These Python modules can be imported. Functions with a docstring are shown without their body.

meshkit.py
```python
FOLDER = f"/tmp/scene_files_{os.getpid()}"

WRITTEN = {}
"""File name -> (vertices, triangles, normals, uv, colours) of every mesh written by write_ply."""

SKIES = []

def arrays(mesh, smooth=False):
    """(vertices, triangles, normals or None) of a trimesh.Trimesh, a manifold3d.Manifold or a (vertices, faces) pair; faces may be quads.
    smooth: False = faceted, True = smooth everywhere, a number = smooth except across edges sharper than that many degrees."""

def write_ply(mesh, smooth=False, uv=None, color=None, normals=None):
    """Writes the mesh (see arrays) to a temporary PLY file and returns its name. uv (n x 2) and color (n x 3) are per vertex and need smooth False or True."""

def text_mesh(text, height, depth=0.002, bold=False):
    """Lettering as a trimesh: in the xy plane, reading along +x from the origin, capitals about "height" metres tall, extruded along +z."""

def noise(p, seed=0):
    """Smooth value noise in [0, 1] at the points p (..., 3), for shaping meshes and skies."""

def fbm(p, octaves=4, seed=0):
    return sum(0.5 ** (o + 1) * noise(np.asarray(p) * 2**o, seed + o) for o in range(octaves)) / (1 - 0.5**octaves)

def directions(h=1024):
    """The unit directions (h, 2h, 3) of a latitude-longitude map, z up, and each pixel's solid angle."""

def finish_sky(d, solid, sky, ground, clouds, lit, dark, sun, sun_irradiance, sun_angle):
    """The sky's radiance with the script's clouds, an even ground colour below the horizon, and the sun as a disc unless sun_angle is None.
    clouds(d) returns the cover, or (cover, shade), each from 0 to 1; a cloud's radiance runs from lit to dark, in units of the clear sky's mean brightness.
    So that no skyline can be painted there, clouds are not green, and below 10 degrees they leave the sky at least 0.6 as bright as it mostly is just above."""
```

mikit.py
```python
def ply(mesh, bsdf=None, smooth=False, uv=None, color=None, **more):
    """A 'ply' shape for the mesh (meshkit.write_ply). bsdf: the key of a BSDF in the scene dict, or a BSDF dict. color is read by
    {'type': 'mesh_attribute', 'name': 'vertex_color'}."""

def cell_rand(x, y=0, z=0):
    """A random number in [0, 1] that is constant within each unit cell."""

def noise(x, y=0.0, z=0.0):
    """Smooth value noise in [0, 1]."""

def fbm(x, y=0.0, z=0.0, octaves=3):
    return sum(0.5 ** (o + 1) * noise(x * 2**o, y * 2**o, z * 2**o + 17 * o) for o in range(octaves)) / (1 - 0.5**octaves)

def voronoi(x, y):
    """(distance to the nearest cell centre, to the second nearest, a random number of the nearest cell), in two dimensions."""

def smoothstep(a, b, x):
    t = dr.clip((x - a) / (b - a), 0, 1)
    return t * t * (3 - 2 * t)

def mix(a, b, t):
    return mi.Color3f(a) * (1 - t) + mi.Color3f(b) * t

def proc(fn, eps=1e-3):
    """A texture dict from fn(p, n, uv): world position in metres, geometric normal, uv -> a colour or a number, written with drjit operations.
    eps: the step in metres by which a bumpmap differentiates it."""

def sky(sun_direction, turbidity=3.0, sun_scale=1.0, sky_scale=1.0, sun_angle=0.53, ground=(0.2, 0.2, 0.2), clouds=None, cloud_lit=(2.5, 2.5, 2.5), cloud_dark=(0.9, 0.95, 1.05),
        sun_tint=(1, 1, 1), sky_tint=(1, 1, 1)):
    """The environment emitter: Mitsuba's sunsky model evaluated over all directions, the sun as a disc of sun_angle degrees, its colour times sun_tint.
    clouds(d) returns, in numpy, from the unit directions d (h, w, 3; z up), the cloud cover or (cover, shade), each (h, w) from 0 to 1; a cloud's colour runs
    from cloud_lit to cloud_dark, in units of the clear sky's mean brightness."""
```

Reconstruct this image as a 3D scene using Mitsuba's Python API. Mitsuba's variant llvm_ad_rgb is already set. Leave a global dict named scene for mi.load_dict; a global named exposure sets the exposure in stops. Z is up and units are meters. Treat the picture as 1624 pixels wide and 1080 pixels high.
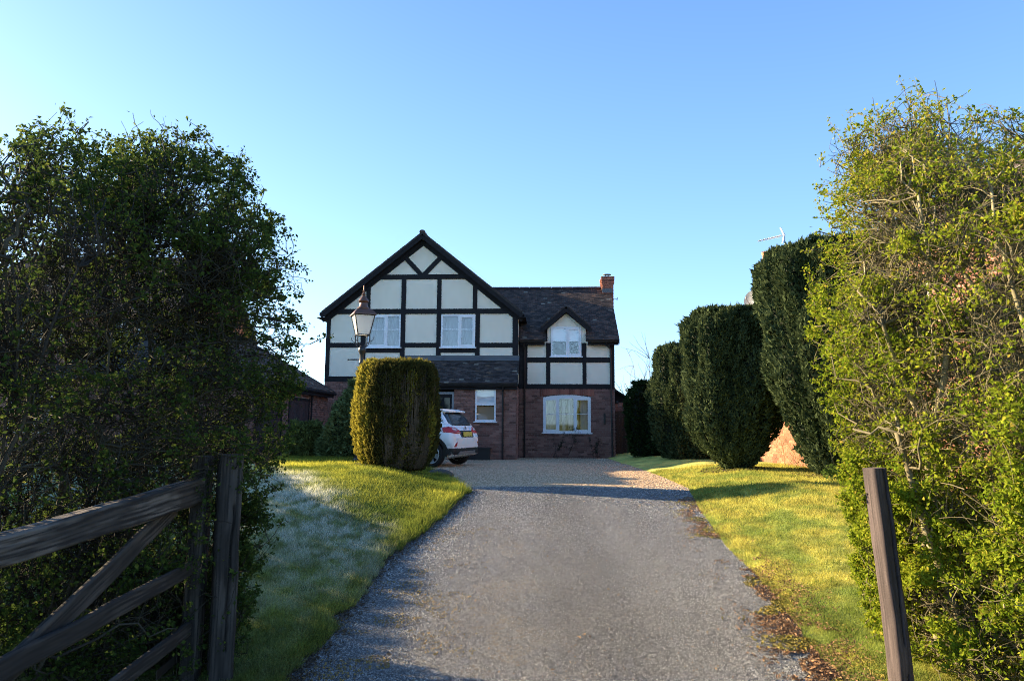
import math, random
import numpy as np
import trimesh
import drjit as dr
import mitsuba as mi
import mikit, meshkit
from mikit import proc, noise, fbm, voronoi, smoothstep, mix
from shapely.geometry import Polygon, box as sbox, LineString
from shapely.ops import unary_union

T = mi.ScalarTransform4f
rng = np.random.default_rng(7)
random.seed(7)
scene, labels = {}, {}

# ------------------------------------------------------------------ camera, sky, exposure
EYE = np.array([0.0, 0.0, 1.6])
PITCH, ROLL = math.radians(7.0), 0.0058
FW = np.array([0, math.cos(PITCH), math.sin(PITCH)])
UP = np.array([0, -math.sin(PITCH), math.cos(PITCH)]) * math.cos(ROLL) - np.array([1.0, 0, 0]) * math.sin(ROLL)
scene['camera'] = {'type': 'perspective', 'fov': 2 * math.degrees(math.atan(812 / 1083.0)), 'fov_axis': 'x',
                   'near_clip': 0.05, 'far_clip': 6000.0,
                   'to_world': T().look_at(origin=EYE.tolist(), target=(EYE + FW).tolist(), up=UP.tolist())}
SUN_AZ, SUN_EL = math.radians(67.7), math.radians(18.0)
SUN = np.array([-math.sin(SUN_AZ) * math.cos(SUN_EL), math.cos(SUN_AZ) * math.cos(SUN_EL), math.sin(SUN_EL)])
scene['sky'] = mikit.sky(SUN.tolist(), turbidity=2.2, sun_scale=1.15, sky_scale=1.0, sun_tint=(1.0, 1.08, 1.25), sky_tint=(0.72, 0.84, 1.08), ground=(0.12, 0.13, 0.08))
exposure = 3.68

# ------------------------------------------------------------------ materials
VC = {'type': 'mesh_attribute', 'name': 'vertex_color'}
def rgb(*c): return {'type': 'rgb', 'value': list(c)}
def prin(name, col, rough=0.7, **k):
    scene[name] = {'type': 'twosided', 'bsdf': {'type': 'principled', 'base_color': col if isinstance(col, dict) else rgb(*col), 'roughness': rough, **k}}
def leafm(name, trans, rough=0.5, spec=0.5):
    scene[name] = {'type': 'principledthin', 'base_color': VC, 'roughness': rough, 'diff_trans': trans, 'eta': 1.4}
prin('m_matte', VC, 0.85)
prin('m_semi', VC, 0.5)
prin('m_white', (0.78, 0.79, 0.8), 0.35)
def render_col(p, n, uv):
    t = fbm(p.x * 1.3, p.y * 1.3, p.z * 1.3) * 0.6 + noise(p.x * 9, p.y * 9, p.z * 2.5) * 0.4
    return mix((0.80, 0.735, 0.585), (0.87, 0.81, 0.665), t)
prin('m_render', proc(render_col), 0.9)
def timber_col(p, n, uv):
    t = noise(p.x * 12, p.y * 12, p.z * 12)
    return mix((0.007, 0.007, 0.009), (0.017, 0.016, 0.018), t)
prin('m_timber', proc(timber_col), 0.7, specular=0.25)
prin('m_black', (0.012, 0.012, 0.013), 0.4)
prin('m_lead', (0.10, 0.108, 0.115), 0.55)
prin('m_curtain', (0.28, 0.28, 0.27), 0.9)
prin('m_alu', (0.38, 0.385, 0.4), 0.5)
prin('m_tan', (0.42, 0.30, 0.19), 0.9)
prin('m_blind', (0.75, 0.76, 0.78), 0.8)
prin('m_dark', (0.03, 0.028, 0.026), 0.8)
scene['m_glass'] = {'type': 'thindielectric', 'int_ior': 1.95}
prin('m_carpaint', (0.80, 0.81, 0.82), 0.3, clearcoat=1.0, clearcoat_gloss=0.95)
prin('m_carglass', (0.012, 0.015, 0.018), 0.06, specular=0.6)
prin('m_plastic', (0.014, 0.014, 0.015), 0.5)
prin('m_rubber', (0.012, 0.012, 0.012), 0.8)
prin('m_alloy', (0.62, 0.63, 0.65), 0.3, metallic=0.7)
prin('m_redlamp', (0.42, 0.012, 0.018), 0.12, clearcoat=1.0)
prin('m_clearlamp', (0.6, 0.52, 0.5), 0.12, clearcoat=1.0)
prin('m_plate', (0.62, 0.46, 0.03), 0.4)
prin('m_chrome', (0.5, 0.51, 0.53), 0.2, metallic=1.0)
prin('m_grey', (0.22, 0.23, 0.24), 0.45)
prin('m_iron', (0.018, 0.015, 0.014), 0.38)
prin('m_copper', (0.17, 0.085, 0.06), 0.38, metallic=0.55)
scene['m_opal'] = {'type': 'principledthin', 'base_color': rgb(0.70, 0.74, 0.78), 'roughness': 0.25, 'diff_trans': 0.9, 'eta': 1.5}
leafm('m_leaf', 0.8, 0.42)
leafm('m_leafgold', 0.8, 0.5)
leafm('m_needle', 0.35, 0.55)
leafm('m_blade', 0.9, 0.55)
def drive_col(p, n, uv):
    d1, d2, r = voronoi(p.x * 66, p.y * 66)
    big = fbm(p.x * 1.1 + 3, p.y * 0.6)
    stone = mix((0.058, 0.059, 0.060), (0.30, 0.30, 0.298), r * r)
    stone = mix(stone, mi.Color3f(0.42, 0.42, 0.41), dr.select(r > 0.968, 0.8, 0.0))
    c = mix((0.03, 0.031, 0.033), stone, smoothstep(0.02, 0.3, d2 - d1))
    mid = smoothstep(0.55, 0.15, dr.abs(p.x - 0.45 - 0.035 * p.y + 0.25 * (big - 0.5)))
    c = c * (0.80 + 0.3 * big) * (0.98 - 0.18 * mid)
    # mossy and earthy patches, thickest along the left edge
    e = smoothstep(0.75, 0.0, dr.abs(p.x + 0.45 - 0.06 * p.y)) * smoothstep(3.4, 5.0, p.y) * smoothstep(11.5, 8.5, p.y)
    ms = smoothstep(0.60, 0.66, fbm(p.x * 4.5, p.y * 4.0, 4.0, octaves=4) + 0.10 * e)
    ms = ms * smoothstep(0.45, 0.6, noise(p.x * 60, p.y * 60, 2.0)) * e
    return mix(c, (0.24, 0.15, 0.045), 0.35 * ms)
def drive_bump(p, n, uv):
    d1, d2, r = voronoi(p.x * 66, p.y * 66)
    return dr.minimum(d2 - d1, 0.45) * (0.5 + r) * 0.012
scene['m_drive'] = {'type': 'twosided', 'bsdf': {'type': 'bumpmap', 'tex': proc(drive_bump, 2e-3), 'scale': 1.0,
                    'bsdf': {'type': 'principled', 'base_color': proc(drive_col), 'roughness': 0.75}}}
def gravel_col(p, n, uv):
    d1, d2, r = voronoi(p.x * 42, p.y * 42)
    stone = mix((0.30, 0.19, 0.10), (0.72, 0.55, 0.37), r)
    c = mix((0.13, 0.085, 0.05), stone, smoothstep(0.02, 0.3, d2 - d1))
    return c * (0.75 + 0.5 * fbm(p.x * 0.9, p.y * 0.7))
def gravel_bump(p, n, uv):
    d1, d2, r = voronoi(p.x * 42, p.y * 42)
    return dr.minimum(d2 - d1, 0.45) * (0.5 + r) * 0.012
scene['m_gravel'] = {'type': 'twosided', 'bsdf': {'type': 'bumpmap', 'tex': proc(gravel_bump, 3e-3), 'scale': 1.0,
                     'bsdf': {'type': 'principled', 'base_color': proc(gravel_col), 'roughness': 0.9}}}
def ground_col(p, n, uv):
    return mix((0.035, 0.06, 0.015), (0.09, 0.10, 0.03), fbm(p.x * 0.3, p.y * 0.3))
prin('m_ground', proc(ground_col), 0.95)

# ------------------------------------------------------------------ helpers
def key_of(name, parent=None):
    base = f'{parent}__{name}' if parent else name
    k, i = base, 0
    while k in scene or k in USED:
        i += 1
        k = f'{base}_{i:03d}'
    USED.add(k)
    return k
USED = set()
def add(name, mesh, mat, parent=None, smooth=False, color=None, label=None, cat=None, group=None, kind=None):
    k = key_of(name, parent)
    if color is not None and smooth not in (True, False): smooth = True
    scene[k] = mikit.ply(mesh, mat, smooth=smooth, color=color)
    note(k, label, cat, group, kind)
    return k
def note(k, label=None, cat=None, group=None, kind=None):
    d = {a: b for a, b in dict(label=label, category=cat, group=group, kind=kind).items() if b}
    if d: labels[k] = {**labels.get(k, {}), **d}
def thing(name, label, cat, group=None):
    k = key_of(name)
    note(k, label, cat, group)
    return k
BOXF = np.array([[0, 2, 1], [0, 3, 2], [4, 5, 6], [4, 6, 7], [0, 1, 5], [0, 5, 4], [1, 2, 6], [1, 6, 5], [2, 3, 7], [2, 7, 6], [3, 0, 4], [3, 4, 7]])
class MB:
    """collects pieces of ONE mesh"""
    def __init__(s): s.v, s.f, s.c, s.n = [], [], [], 0
    def raw(s, v, f, c=None):
        v = np.asarray(v, float); f = np.asarray(f, int)
        if f.shape[1] == 4: f = np.vstack([f[:, [0, 1, 2]], f[:, [0, 2, 3]]])
        s.v.append(v); s.f.append(f + s.n); s.n += len(v)
        s.c.append(np.broadcast_to(np.asarray((0.5, 0.5, 0.5) if c is None else c, float), (len(v), 3)))
        return s
    def box(s, x0, x1, y0, y1, z0, z1, c=None):
        v = [[x0, y0, z0], [x1, y0, z0], [x1, y1, z0], [x0, y1, z0], [x0, y0, z1], [x1, y0, z1], [x1, y1, z1], [x0, y1, z1]]
        return s.raw(v, BOXF, c)
    def obox(s, o, a, b, d, c=None):
        """parallelepiped from corner o with edge vectors a, b, d"""
        o, a, b, d = map(lambda q: np.asarray(q, float), (o, a, b, d))
        v = np.array([o, o + a, o + a + b, o + b, o + d, o + a + d, o + a + b + d, o + b + d])
        f = BOXF if np.dot(np.cross(a, b), d) > 0 else BOXF[:, ::-1]
        return s.raw(v, f, c)
    def mesh(s, m, c=None): return s.raw(m.vertices, m.faces, c)
    def tube(s, pts, r, sides=8, c=None):
        pts = np.asarray(pts, float)[None]; r = np.broadcast_to(np.asarray(r, float), (1, pts.shape[1]))
        v, f = tubes(pts, r, sides); return s.raw(v, f, c)
    def lathe(s, prof, at=(0, 0, 0), sides=20, c=None):
        prof = np.asarray(prof, float); a = np.arange(sides) * 2 * np.pi / sides
        v = np.stack([prof[:, None, 0] * np.cos(a), prof[:, None, 0] * np.sin(a), np.repeat(prof[:, 1:2], sides, 1)], -1).reshape(-1, 3) + np.asarray(at)
        i = np.arange(len(prof) - 1)[:, None] * sides; j = np.arange(sides)[None]; k = (j + 1) % sides
        f = np.stack([i + j, i + k, i + sides + k, i + sides + j], -1).reshape(-1, 4)
        return s.raw(v, f, c)
    def get(s, M=None):
        v, f, c = np.vstack(s.v), np.vstack(s.f), np.vstack(s.c)
        if M is not None: v = v @ M[:3, :3].T + M[:3, 3]
        return (v, f), c
def put(mb, name, mat, parent=None, M=None, smooth=False, col=False, **k):
    m, c = mb.get(M)
    return add(name, m, mat, parent, smooth, c if col else None, **k)
def tubes(P, R, sides=4, cap=True):
    """P (m, n, 3) polylines, R (m, n) radii -> (v, f)"""
    m, n = P.shape[:2]
    D = np.gradient(P, axis=1); D /= np.linalg.norm(D, axis=2, keepdims=True) + 1e-9
    ref = np.where(np.abs(D[..., 2:3]) > 0.8, [1.0, 0.1, 0], [0.1, 0, 1.0])
    A = np.cross(D, ref); A /= np.linalg.norm(A, axis=2, keepdims=True) + 1e-9
    B = np.cross(D, A); a = np.arange(sides) * 2 * np.pi / sides
    V = P[:, :, None] + R[:, :, None, None] * (A[:, :, None] * np.cos(a)[:, None] + B[:, :, None] * np.sin(a)[:, None])
    base = (np.arange(m)[:, None, None] * n + np.arange(n - 1)[None, :, None]) * sides
    j = np.arange(sides)[None, None]; k = (j + 1) % sides
    F = np.stack([base + j, base + sides + j, base + sides + k, base + k], -1).reshape(-1, 4)
    F = np.vstack([F[:, [0, 1, 2]], F[:, [0, 2, 3]]])
    if cap and sides > 4:
        s0 = np.arange(m)[:, None] * n * sides
        for off, fl in ((0, 0), ((n - 1) * sides, 1)):
            for q in range(1, sides - 1):
                t = np.stack([s0[:, 0] + off, s0[:, 0] + off + q, s0[:, 0] + off + q + 1], 1)
                F = np.vstack([F, t[:, ::-1] if fl else t])
    return V.reshape(-1, 3), F
def unit(a): return a / (np.linalg.norm(a, axis=-1, keepdims=True) + 1e-12)
def leaves(C, N, size, aspect=0.7, fold=0.15):
    """rhombic leaves at C with normals N: (v, f); 4 vertices each"""
    m = len(C); N = unit(N); A = unit(np.cross(N, unit(rng.normal(size=(m, 3))))); B = np.cross(N, A)
    s = np.broadcast_to(size, (m,))[:, None]
    V = np.stack([C - A * s, C + B * s * aspect + N * s * fold, C + A * s, C - B * s * aspect + N * s * fold], 1).reshape(-1, 3)
    i = np.arange(m)[:, None] * 4
    return V, np.vstack([i + [0, 1, 2], i + [0, 2, 3]])
def lerp(a, b, t): return np.asarray(a, float) * (1 - t) + np.asarray(b, float) * t
def nfbm(x, y=0, z=0, o=4, seed=0):
    x, y, z = np.broadcast_arrays(np.asarray(x, float), y, z)
    return meshkit.fbm(np.stack([x, y, z], -1), o, seed)
def sst(a, b, x):
    t = np.clip((np.asarray(x, float) - a) / (b - a), 0, 1); return t * t * (3 - 2 * t)

# ------------------------------------------------------------------ terrain
def zd(y):
    sp = lambda t: np.log1p(np.exp(np.clip(np.asarray(t, float) / 0.7, -40, 40))) * 0.7
    return 0.0545 * (sp(np.asarray(y) - 3.5) - sp(np.asarray(y) - 12.2)) - 0.0055 * np.clip(np.asarray(y, float) - 13, 0, 14)
def xl(y): return np.interp(y, [-5, 4.3, 7, 9, 11, 12, 13, 14.5, 16, 17.5], [-1.5, -1.38, -1.34, -1.08, -.84, -.78, -1.0, -1.4, -1.8, -2.1])
def xr(y): return np.interp(y, [-5, 4.7, 6, 6.8, 7.9, 10.4, 12.7, 15.8, 20, 30], [2.1, 2.12, 2.33, 2.43, 2.5, 2.87, 3.3, 3.45, 3.5, 3.55])
def bump(x, y): return (nfbm(np.asarray(x) * 1.3, np.asarray(y) * 1.3, 0, 3) - 0.5) * 0.10
def zlawn_l(x, y):
    d = xl(y) - x
    return zd(y) + (0.05 + 0.27 * sst(0, 1.9, d) * sst(3.0, 7.0, y)) * sst(18.4, 16.6, y) * sst(-0.02, 0.10, d) + bump(x, y) * 0.5 * sst(0, .4, d)
def zlawn_r(x, y):
    d = x - xr(y)
    return zd(y) + (0.04 + 0.17 * sst(0, 1.6, d) * sst(2.5, 6.0, y)) * sst(-0.02, 0.12, d) + bump(x + 9, y) * 0.5 * sst(0, .4, d)
def grid_mesh(X, Y, Z):
    n, m = X.shape
    i = np.arange(n - 1)[:, None] * m + np.arange(m - 1)[None]
    f = np.stack([i, i + 1, i + m + 1, i + m], -1).reshape(-1, 4)
    v = np.stack([X, Y, Z], -1).reshape(-1, 3)
    t = np.cross(v[f[0, 1]] - v[f[0, 0]], v[f[0, 2]] - v[f[0, 0]])
    return v, (f if t[2] > 0 else f[:, ::-1])
ax = np.r_[-3000, -800, -200, -80, -40, np.arange(-24, 24.1, 1.5), 40, 80, 200, 800, 3000]
ay = np.r_[-3000, -800, -200, -60, -20, np.arange(-10, 40.1, 0.75), 60, 120, 300, 900, 3000]
GX, GY = np.meshgrid(ax, ay, indexing='ij')
add('ground', grid_mesh(GX, GY, zd(GY) - 0.12), 'm_ground', smooth=True, label='grassy ground running out to the horizon', kind='structure')
YJ = lambda x: 12.75 + 0.25 * np.sin(np.asarray(x) * 1.1 + 0.5) - 0.05 * np.asarray(x)      # where tarmac gives way to gravel
s = np.linspace(0, 1, 40)[:, None]; q = np.linspace(0, 1, 90)[None]
X = -2.4 + 6.6 * s + 0 * q; Y = -4 + (YJ(X) + 4) * q
add('driveway', grid_mesh(X, Y, zd(Y)), 'm_drive', smooth=True, label='grey chipped tarmac driveway climbing to the house', kind='structure')
X = -13 + 19 * s + 0 * q; Y = YJ(X) + (27 - YJ(X)) * q
add('gravel_forecourt', grid_mesh(X, Y, zd(Y) - 0.004), 'm_gravel', smooth=True, label='beige gravel forecourt in front of the house', kind='structure')
# the frost line: where the tall hedge on the left has kept the sun off
def frost(x, y):
    bx = np.interp(y, [4, 6, 7.1, 8.4, 10, 11.5, 13.6, 16], [-1.0, -0.95, -0.85, -1.3, -2.2, -3.1, -4.7, -6.5])
    f = sst(-0.15, 0.75, bx - x + (nfbm(x * 2.0, y * 2.0, 3) - 0.5) * 0.9)
    return f * (.12 + .88 * sst(4.5, 9.0, y + 0.8 * (nfbm(x, y, 8) - .5))) * (0.15 + 1.1 * sst(.33, .66, .45 * nfbm(x * 1.6, y * 1.6, 5) + .55 * nfbm(x * 11, y * 5, 6, 3)))
def lawn_col_l(x, y, k=1.0):
    a = nfbm(x * 1.2, y * 1.2, 1)[..., None]; b = nfbm(x * 6, y * 6, 2)[..., None]
    c = lerp((0.07, 0.11, 0.022), (0.24, 0.26, 0.045), a) * (0.6 + 0.8 * b)
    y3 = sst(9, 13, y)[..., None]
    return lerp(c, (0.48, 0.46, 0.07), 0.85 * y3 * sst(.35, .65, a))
def lawn_col_r(x, y):
    a = nfbm(x * 0.9, y * 0.9, 11, 5)[..., None]; b = nfbm(x * 7, y * 7, 2)[..., None]
    a2 = nfbm(x * 4.5, y * 3.0, 21, 4)[..., None]
    c = lerp((0.21, 0.26, 0.06), (0.42, 0.39, 0.09), sst(0.34, 0.64, .45 * a + .55 * a2))
    return c * (0.55 + 0.9 * b)
yy = np.linspace(-3, 18.5, 190)[None]
ss = np.r_[0, 0.004, 0.012, np.linspace(0.02, 1, 70)][:, None]
X = xl(yy) - (xl(yy) + 10.2) * ss + ((nfbm(yy * 2.2, 0, 0, 4) - .5) * 0.22 + (nfbm(yy * 9, 2, 0, 2) - .5) * .08) * np.exp(-ss * 25); Y = yy + 0 * ss
c = lawn_col_l(X, Y); c = lerp(c, (0.48, 0.49, 0.46), (0.28 * np.clip(frost(X, Y), 0, 1))[..., None])
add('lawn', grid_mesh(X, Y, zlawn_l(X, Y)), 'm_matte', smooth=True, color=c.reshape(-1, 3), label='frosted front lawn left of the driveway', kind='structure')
yy = np.linspace(-3, 27, 230)[None]
X = xr(yy) + (9.0 - xr(yy)) * ss - nfbm(yy * 2.2, 5, 0) * 0.12 * np.exp(-ss * 25); Y = yy + 0 * ss
add('lawn', grid_mesh(X, Y, zlawn_r(X, Y)), 'm_matte', smooth=True, color=lawn_col_r(X, Y).reshape(-1, 3), label='sunny mossy lawn right of the driveway', kind='structure')

# grass blades
def blades(x, y, z, L, w, lean=0.5):
    m = len(x); a = rng.uniform(0, 2 * np.pi, m); b = rng.uniform(0, 2 * np.pi, m); P = np.stack([x, y, z - 0.005], 1)
    side = np.stack([np.cos(a), np.sin(a), 0 * a], 1) * w[:, None]
    tip = P + np.stack([np.cos(b) * L * lean * rng.random(m) * 2, np.sin(b) * L * lean * rng.random(m) * 2, L], 1)
    V = np.stack([P - side, P + side, tip], 1).reshape(-1, 3)
    return V, np.arange(3 * m).reshape(-1, 3)
def scatter(n, x0, x1, y0, y1, p=1.7):
    """more points near the camera"""
    r = rng.random(n); e = 1 - p
    y = (y0 ** e + r * (y1 ** e - y0 ** e)) ** (1 / e)
    return x0 + (x1 - x0) * rng.random(n), y
x, y = scatter(330000, 0, 1, 4.0, 17.0); x = xl(y) + 0.05 + (nfbm(y * 2.2, 0, 0, 4) - .5) * 0.22 + (nfbm(y * 9, 2, 0, 2) - .5) * .08 - rng.random(len(x)) ** 1.15 * np.minimum(6.0, 1.2 + 0.42 * y)
L = (0.022 + 0.034 * rng.random(len(x)) ** 1.5) * np.clip(y / 7, 0.9, 1.5) * (1 + 1.8 * np.exp(-np.abs(xl(y) - x) / 0.14) * rng.random(len(x)))
w = 0.0021 * np.clip(y / 4.5, 1, 3.2)
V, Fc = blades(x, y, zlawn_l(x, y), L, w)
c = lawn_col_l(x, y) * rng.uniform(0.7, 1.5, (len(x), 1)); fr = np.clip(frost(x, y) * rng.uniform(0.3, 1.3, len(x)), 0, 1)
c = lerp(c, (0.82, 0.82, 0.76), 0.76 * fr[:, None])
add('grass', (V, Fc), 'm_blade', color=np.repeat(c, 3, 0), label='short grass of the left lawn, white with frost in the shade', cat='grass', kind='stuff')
x, y = scatter(340000, 0, 1, 3.6, 17.0); x = xr(y) - 0.07 + rng.random(len(x)) ** 1.1 * np.minimum(5.0, 1.0 + 0.4 * y)
L = (0.018 + 0.032 * rng.random(len(x)) ** 1.5) * np.clip(y / 7, 0.9, 1.4)
w = 0.0021 * np.clip(y / 4.5, 1, 3.2)
V, Fc = blades(x, y, zlawn_r(x, y), L, w)
c = lawn_col_r(x, y) * rng.uniform(0.75, 1.4, (len(x), 1))
add('grass', (V, Fc), 'm_blade', color=np.repeat(c, 3, 0), label='short mossy grass of the right lawn in full sun', cat='grass', kind='stuff')

def tufts(n, side, seed):
    r = np.random.default_rng(seed); y = 4.2 + 9 * r.random(n) ** 1.6; u = r.random(n)
    x = (xl(y) - .1 - u * 3.5) if side < 0 else (xr(y) + .12 + u * 3.5); k = 22; xs = np.repeat(x, k) + r.normal(size=n * k) * .035; ys = np.repeat(y, k) + r.normal(size=n * k) * .035
    zs = zlawn_l(xs, ys) if side < 0 else zlawn_r(xs, ys); V, F = blades(xs, ys, zs, np.repeat(r.uniform(.04, .085, n), k) * r.uniform(.5, 1.2, n * k), np.full(n * k, .0028), .7)
    c = lerp((.05, .10, .018), (.17, .24, .04), r.random((n * k, 1))) if side > 0 else lerp((.04, .08, .02), (.12, .17, .05), r.random((n * k, 1)))
    return V, F, np.repeat(c, 3, 0)
for sd_, nm in ((-1, 'grass'), (1, 'grass_001')):
    V, Fc, c = tufts(420, sd_, 77 + sd_); add('tuft', (V, Fc), 'm_blade', nm, color=c, kind='stuff')

# stone chippings, gravel, leaf litter, moss
OCT = np.array([[1, 0, 0], [0, 1, 0], [-1, 0, 0], [0, -1, 0], [0, 0, 1], [0, 0, -1.0]])
OCTF = np.array([[0, 1, 4], [1, 2, 4], [2, 3, 4], [3, 0, 4]])
def stones(P, r, flat=0.6):
    m = len(P); a = rng.uniform(0, 2 * np.pi, m)
    V = OCT[None, :5] * rng.uniform(0.6, 1.25, (m, 5, 3)) * r[:, None, None]
    V[..., :2] += rng.normal(size=(m, 5, 2)) * 0.18 * r[:, None, None]
    V[..., 2] *= flat; V[:, :4, 2] = -0.15 * r[:, None]
    ca, sa = np.cos(a)[:, None], np.sin(a)[:, None]
    V = np.stack([V[..., 0] * ca - V[..., 1] * sa, V[..., 0] * sa + V[..., 1] * ca, V[..., 2]], -1) + P[:, None]
    return V.reshape(-1, 3), (OCTF[None] + np.arange(m)[:, None, None] * 5).reshape(-1, 3)
x, y = scatter(150000, 0, 1, 3.9, 12.9, 2.0); x = xl(y) - 0.05 + x * (xr(y) - xl(y) + 0.1)
r = rng.uniform(0.004, 0.0095, len(x)) * np.clip(y / 6, 0.9, 1.6)
g = rng.random(len(x)) ** 1.8
c = lerp((0.048, 0.049, 0.050), (0.40, 0.40, 0.395), g[:, None]) * (1.08 - .22 * sst(.55, .15, np.abs(x - .45 - .035 * y)))[:, None] * (.8 + .4 * nfbm(x * 1.2, y * .6, 2))[:, None]; c[rng.random(len(x)) > 0.985] = (0.5, 0.5, 0.47); c[rng.random(len(x)) > 0.985] = (0.26, 0.17, 0.10)
add('driveway__chipping', stones(np.stack([x, y, zd(y)], 1), r, 0.65), 'm_semi', color=np.repeat(c, 5, 0), kind='stuff')
y = 12.3 + 9 * rng.random(45000) ** 1.5; x = rng.uniform(-2.6, 3.9, len(y))
r = rng.uniform(0.008, 0.016, len(x)); ok = y > YJ(x) - 0.25 * rng.random(len(x)) ** 3; x, y, r = x[ok], y[ok], r[ok]
c = lerp((0.30, 0.19, 0.10), (0.74, 0.57, 0.40), rng.random((len(x), 1)))
add('gravel_forecourt__pebble', stones(np.stack([x, y, zd(y)], 1), r), 'm_matte', color=np.repeat(c, 5, 0), kind='stuff')
# brown litter of moss, twigs and dead leaves along the right edge
n = 16000; x, y = scatter(n, 0, 1, 3.8, 11.5, 1.6)
off = rng.normal(size=n) * 0.16 - 0.12 + 0.25 * (nfbm(y * 1.3, 0, 4) - .5); keep = nfbm(x * 0 + y * 2.2, off * 3, 3) > 0.40
off, y = off[keep], y[keep]; x = xr(y) + off
z = np.where(off > 0, zlawn_r(x, y), zd(y)) + 0.006
c = lerp((0.10, 0.055, 0.03), (0.34, 0.19, 0.09), rng.random((len(x), 1))); mo = nfbm(x * 4, y * 4, 1) > 0.55; c[mo] = lerp((0.13, 0.12, 0.02), (0.3, 0.22, 0.03), rng.random((mo.sum(), 1)))
Nn = np.stack([rng.normal(size=len(x)) * .5, rng.normal(size=len(x)) * .5, np.ones(len(x))], 1)
V, Fc = leaves(np.stack([x, y, z + rng.random(len(x)) * 0.012], 1), Nn, rng.uniform(0.006, 0.02, len(x)), 0.45, 0.3)
add('leaf_litter', (V, Fc), 'm_matte', color=np.repeat(c, 4, 0), label='brown strip of dead leaves and moss along the right edge of the driveway', cat='leaf litter', kind='stuff')
n = 7000; x, y = scatter(n, 0, 1, 4.3, 9.8, 1.6); x = xl(y) + 0.35 + rng.normal(size=n) * 0.28 + 0.25 * nfbm(y, 3, 3)
keep = nfbm(x * 3.5, y * 3.5, 9) > 0.57; x, y = x[keep], y[keep]
c = lerp((0.16, 0.12, 0.03), (0.40, 0.24, 0.05), rng.random((len(x), 1)))
Nn = np.stack([rng.normal(size=len(x)) * .6, rng.normal(size=len(x)) * .6, np.ones(len(x))], 1)
V, Fc = leaves(np.stack([x, y, zd(y) + 0.007], 1), Nn, rng.uniform(0.004, 0.011, len(x)), 0.6, 0.3)
add('moss', (V, Fc), 'm_matte', color=np.repeat(c, 4, 0), label='orange moss patches along the left side of the driveway', cat='moss', kind='stuff')

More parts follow.
